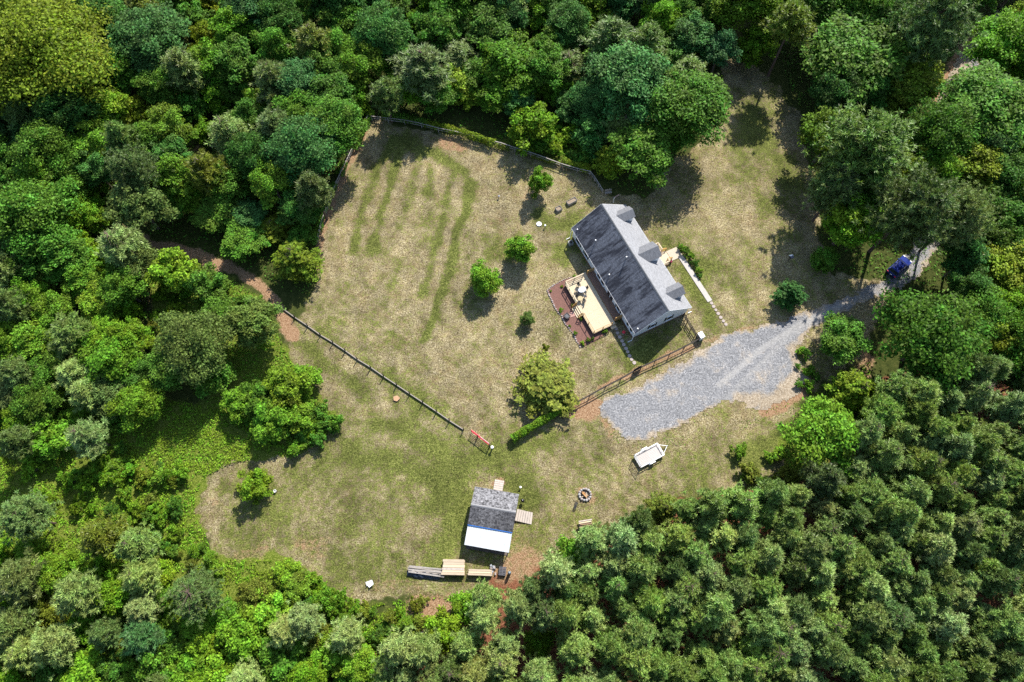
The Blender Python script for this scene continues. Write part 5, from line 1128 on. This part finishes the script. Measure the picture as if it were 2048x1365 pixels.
# labels: kind and colour, the corner of the picture it stands in, and its rank there when several are alike
ORD = ['first','second','third','fourth','fifth','sixth','seventh','eighth','ninth','tenth','eleventh','twelfth','thirteenth','fourteenth','fifteenth','sixteenth','seventeenth','eighteenth','nineteenth','twentieth']
buckets = {}
for t in TREES:
    root, px, py, kind, tone, label, rp = t
    if label: root['label'] = label; root['group'] = 'garden and yard plants' if kind in ('B', 'ball') else 'trees one can pick out'; continue
    ci = min(range(len(CELLS)), key=lambda i: (CELLS[i][1] - px) ** 2 + (CELLS[i][2] - py) ** 2)
    buckets.setdefault((kind, tone, ci), []).append(t)
for (kind, tone, ci), ts in buckets.items():
    _, size, noun, cat = KINDS[kind]; base = ' '.join(w for w in (size, WORDS[tone], noun) if w); ts.sort(key=lambda t: t[1]); n = len(ts)
    for i, t in enumerate(ts):
        if n == 1: lab = f'{base} {CELLS[ci][0]}'
        elif n == 2: lab = f"{base} {CELLS[ci][0]}, {('left', 'right')[i]} of two"
        else: lab = f'{base} {CELLS[ci][0]}, ' + ('leftmost' if i == 0 else 'rightmost' if i == n - 1 else f'{ORD[i]} from left' if i < 20 else f'{ORD[n - 1 - i]} from right')
        t[0]['label'] = lab; t[0]['group'] = f'{noun}s {CELLS[ci][0]}'

# ------------------------------------------------------------------ vines on the fences
def vine(name, label, pts, h, w, n, tone, leaf=.12, cat='hedge', seed=1, thin=0.0):
    r = np.random.default_rng(seed); P = poly(pts, h * .6); L = np.linalg.norm(np.diff(P, axis=0), axis=1); cum = np.concatenate([[0], np.cumsum(L)])
    root = empty(name, (*P[0], 0), 0, label, cat)
    t = r.uniform(0, cum[-1], n); t = t[(smooth_noise(t, t * 0, .45, seed) > thin)]; n = len(t); k = np.clip(np.searchsorted(cum, t) - 1, 0, len(L) - 1); f = (t - cum[k]) / L[k]
    c = P[k] + (P[k + 1] - P[k]) * f[:, None] - P[0]; nr = np.stack([-(P[k + 1] - P[k])[:, 1], (P[k + 1] - P[k])[:, 0]], 1) / L[k][:, None]
    hh = h * (.8 + .5 * smooth_noise(t, t * 0, .9, seed + 1)); ww = w * (.6 + .9 * smooth_noise(t, t * 0, .7, seed + 2)); a = r.uniform(-.4, math.pi + .4, n); rad = r.uniform(.6, 1.05, n)
    off = np.cos(a) * ww * rad; z = np.maximum(.05, hh * .5 + np.sin(a) * hh * .5 * rad)
    Q = np.stack([c[:, 0] + nr[:, 0] * off, c[:, 1] + nr[:, 1] * off, z], 1) + r.normal(0, .05, (n, 3))
    N = unit(np.stack([nr[:, 0] * np.cos(a), nr[:, 1] * np.cos(a), np.sin(a) + .3], 1) + r.normal(0, .5, (n, 3)))
    V, F = leaf_quads(Q, N, leaf, r); me = fast_mesh('foliage', V, F, dict(tone=np.repeat(np.clip(smooth_noise(Q[:, 0], Q[:, 1], 1.5, 8) * .7 + r.random(n) * .3, 0, 1), 4)))
    o = link('foliage', me, LEAF, root); o.color = (*TONES[tone], 1)
    b = MB()
    for i in range(0, int(cum[-1] / .9)):
        s = i * .9; kk = min(np.searchsorted(cum, s, side='right') - 1, len(L) - 1); q = P[kk] + (P[kk + 1] - P[kk]) * ((s - cum[kk]) / L[kk]) - P[0]
        b.tube([(q[0], q[1], -.05), (q[0] + r.normal(0, .1), q[1] + r.normal(0, .1), h * .5), (q[0] + r.normal(0, .2), q[1] + r.normal(0, .2), h * .9)], [.03, .02, .01], 4, False)
    b.build('stems', BARK, root)
vine('vine_hedge', 'thick green vine hedge smothering the end of the drive fence', [(1024,878),(1060,856),(1100,832),(1142,808)], 1.5, .55, 5200, 'bright', seed=3)
vine('fence_vine', 'yellow-green vine spilling over the middle of the back fence', [(850,246),(900,258),(950,275),(990,288)], 1.45, .6, 3600, 'yellow', seed=4)
vine('fence_vine', 'dark leafy tangle on the back fence nearest the corner pine', [(765,232),(810,236),(855,247)], 1.5, .6, 2600, 'mid', seed=5)
vine('fence_vine', 'yellow-green vine on the back fence where it turns to the house', [(1125,322),(1160,334),(1182,338)], 1.45, .6, 2200, 'yellow', seed=6)
vine('fence_vine', 'leafy vine over the left fence near its top corner', [(742,222),(722,262),(706,296)], 1.4, .7, 2600, 'bright', seed=7, thin=.25)
vine('fence_vine', 'leafy vine tangle low on the left fence by the pink banner', [(690,325),(668,370),(650,412),(636,462)], 1.2, .6, 3000, 'mid', seed=8, thin=.35)
vine('fence_weeds', 'sparse weeds along the middle stretch of the back fence', [(990,290),(1060,310),(1125,328)], .8, .4, 1500, 'olive', seed=9, thin=.4, cat='weeds')

# ------------------------------------------------------------------ ground cover that nobody could count
def cover(name, zones, n, tone, leaf, h, label, patch=.45, seed=1, tone2=None, not_in=None, not_near=None):
    r = np.random.default_rng(seed); out = []
    Z = [poly(z) for z in zones]; area = [(z[:, 0].max() - z[:, 0].min()) * (z[:, 1].max() - z[:, 1].min()) for z in Z]
    for z, a in zip(Z, area):
        m = int(n * a / sum(area)); X = r.uniform(z[:, 0].min(), z[:, 0].max(), m); Y = r.uniform(z[:, 1].min(), z[:, 1].max(), m)
        k = inside(z, X, Y) & (smooth_noise(X, Y, .5, seed) * .6 + smooth_noise(X, Y, 1.7, seed + 1) * .4 > patch)
        if not_in is not None: k &= ~inside(not_in, X, Y)
        for pts, d in (not_near or ()): k &= seg_dist(pts, X, Y) > d * r.uniform(.6, 1.3, m)
        out.append(np.stack([X[k], Y[k]], 1))
    P2 = np.concatenate(out); n = len(P2)
    Zh = h * (.25 + 1.1 * smooth_noise(P2[:, 0], P2[:, 1], .9, seed + 2)) * r.uniform(.3, 1, n)
    P = np.concatenate([P2, Zh[:, None]], 1); N = unit(np.array([0, 0, 1.]) + r.normal(0, .5, (n, 3)))
    V, F = leaf_quads(P, N, leaf, r); t = np.clip(smooth_noise(P[:, 0], P[:, 1], .8, seed + 4) * .8 + r.random(n) * .3, 0, 1)
    o = link(name, fast_mesh(name, V, F, dict(tone=np.repeat(t, 4))), COVER); o.color = (*TONES[tone], 1); o['kind'] = 'stuff'; o['label'] = label; o['category'] = 'ground cover'
    return n
lawnP = poly(LAWN); driveP = poly(DRIVE); tr_ = [(poly(TRACK), 1.5), (poly([(1980,50),(1930,110),(1890,180)]), 1.7), (poly([(840,1225),(890,1225),(870,1245)]), 2.2)]
cover('meadow_weeds', [[(180,830),(330,800),(450,820),(520,880),(600,900),(560,912),(470,925),(415,952),(390,990),(390,1030),(412,1070),(428,1118),(540,1120),(610,1140),(680,1190),(740,1210),(830,1195),(920,1195),(900,1260),(760,1320),(600,1365),(0,1420),(-60,1365),(-60,930)]], 120000, 'lime', .13, .35, 'bright green low weeds spreading over the rough ground left of the lower lawn', .36, 21, not_in=lawnP, not_near=tr_)
cover('thicket_weeds', [[(285,500),(430,540),(540,605),(570,700),(600,750),(675,838),(610,902),(440,830),(300,720)], [(960,285),(1150,215),(1215,300),(1190,340),(1100,315)], [(1560,850),(1640,770),(1745,720),(1720,850),(1600,965),(1450,985),(1470,930)]], 52000, 'bright', .13, .35, 'rough green weeds between the thickets and along the fences', .42, 31, not_in=lawnP, not_near=tr_)
cover('wood_floor_plants', [[(-150,-150),(745,-150),(740,230),(640,400),(620,600),(300,470),(-150,470)], [(745,-150),(1460,-150),(1440,240),(1290,400),(1180,345),(745,232)], [(1460,-150),(2200,-150),(2200,720),(1800,720),(1640,520),(1600,230)], [(-150,440),(300,480),(300,830),(-150,960)], [(-150,1080),(760,1290),(770,1480),(-150,1480)]], 150000, 'mid', .17, .5, 'leafy undergrowth covering the floor of the woods', .38, 41, not_in=lawnP, not_near=tr_ + [(poly([(1870,200),(1862,400),(1850,450)]), 2.5)])
cover('pine_floor_plants', [PZ], 30000, 'mid', .15, .4, 'patchy green plants on the red needle floor under the pines', .60, 51, not_in=lawnP)
cover('lawn_weeds', [[(1205,835),(1268,890),(1325,870),(1440,808),(1530,824),(1620,770),(1600,690),(1640,690),(1650,800),(1560,850),(1300,905),(1220,880)]], 5200, 'bright', .09, .12, 'scattered weeds along the ragged gravel edge', .62, 61)
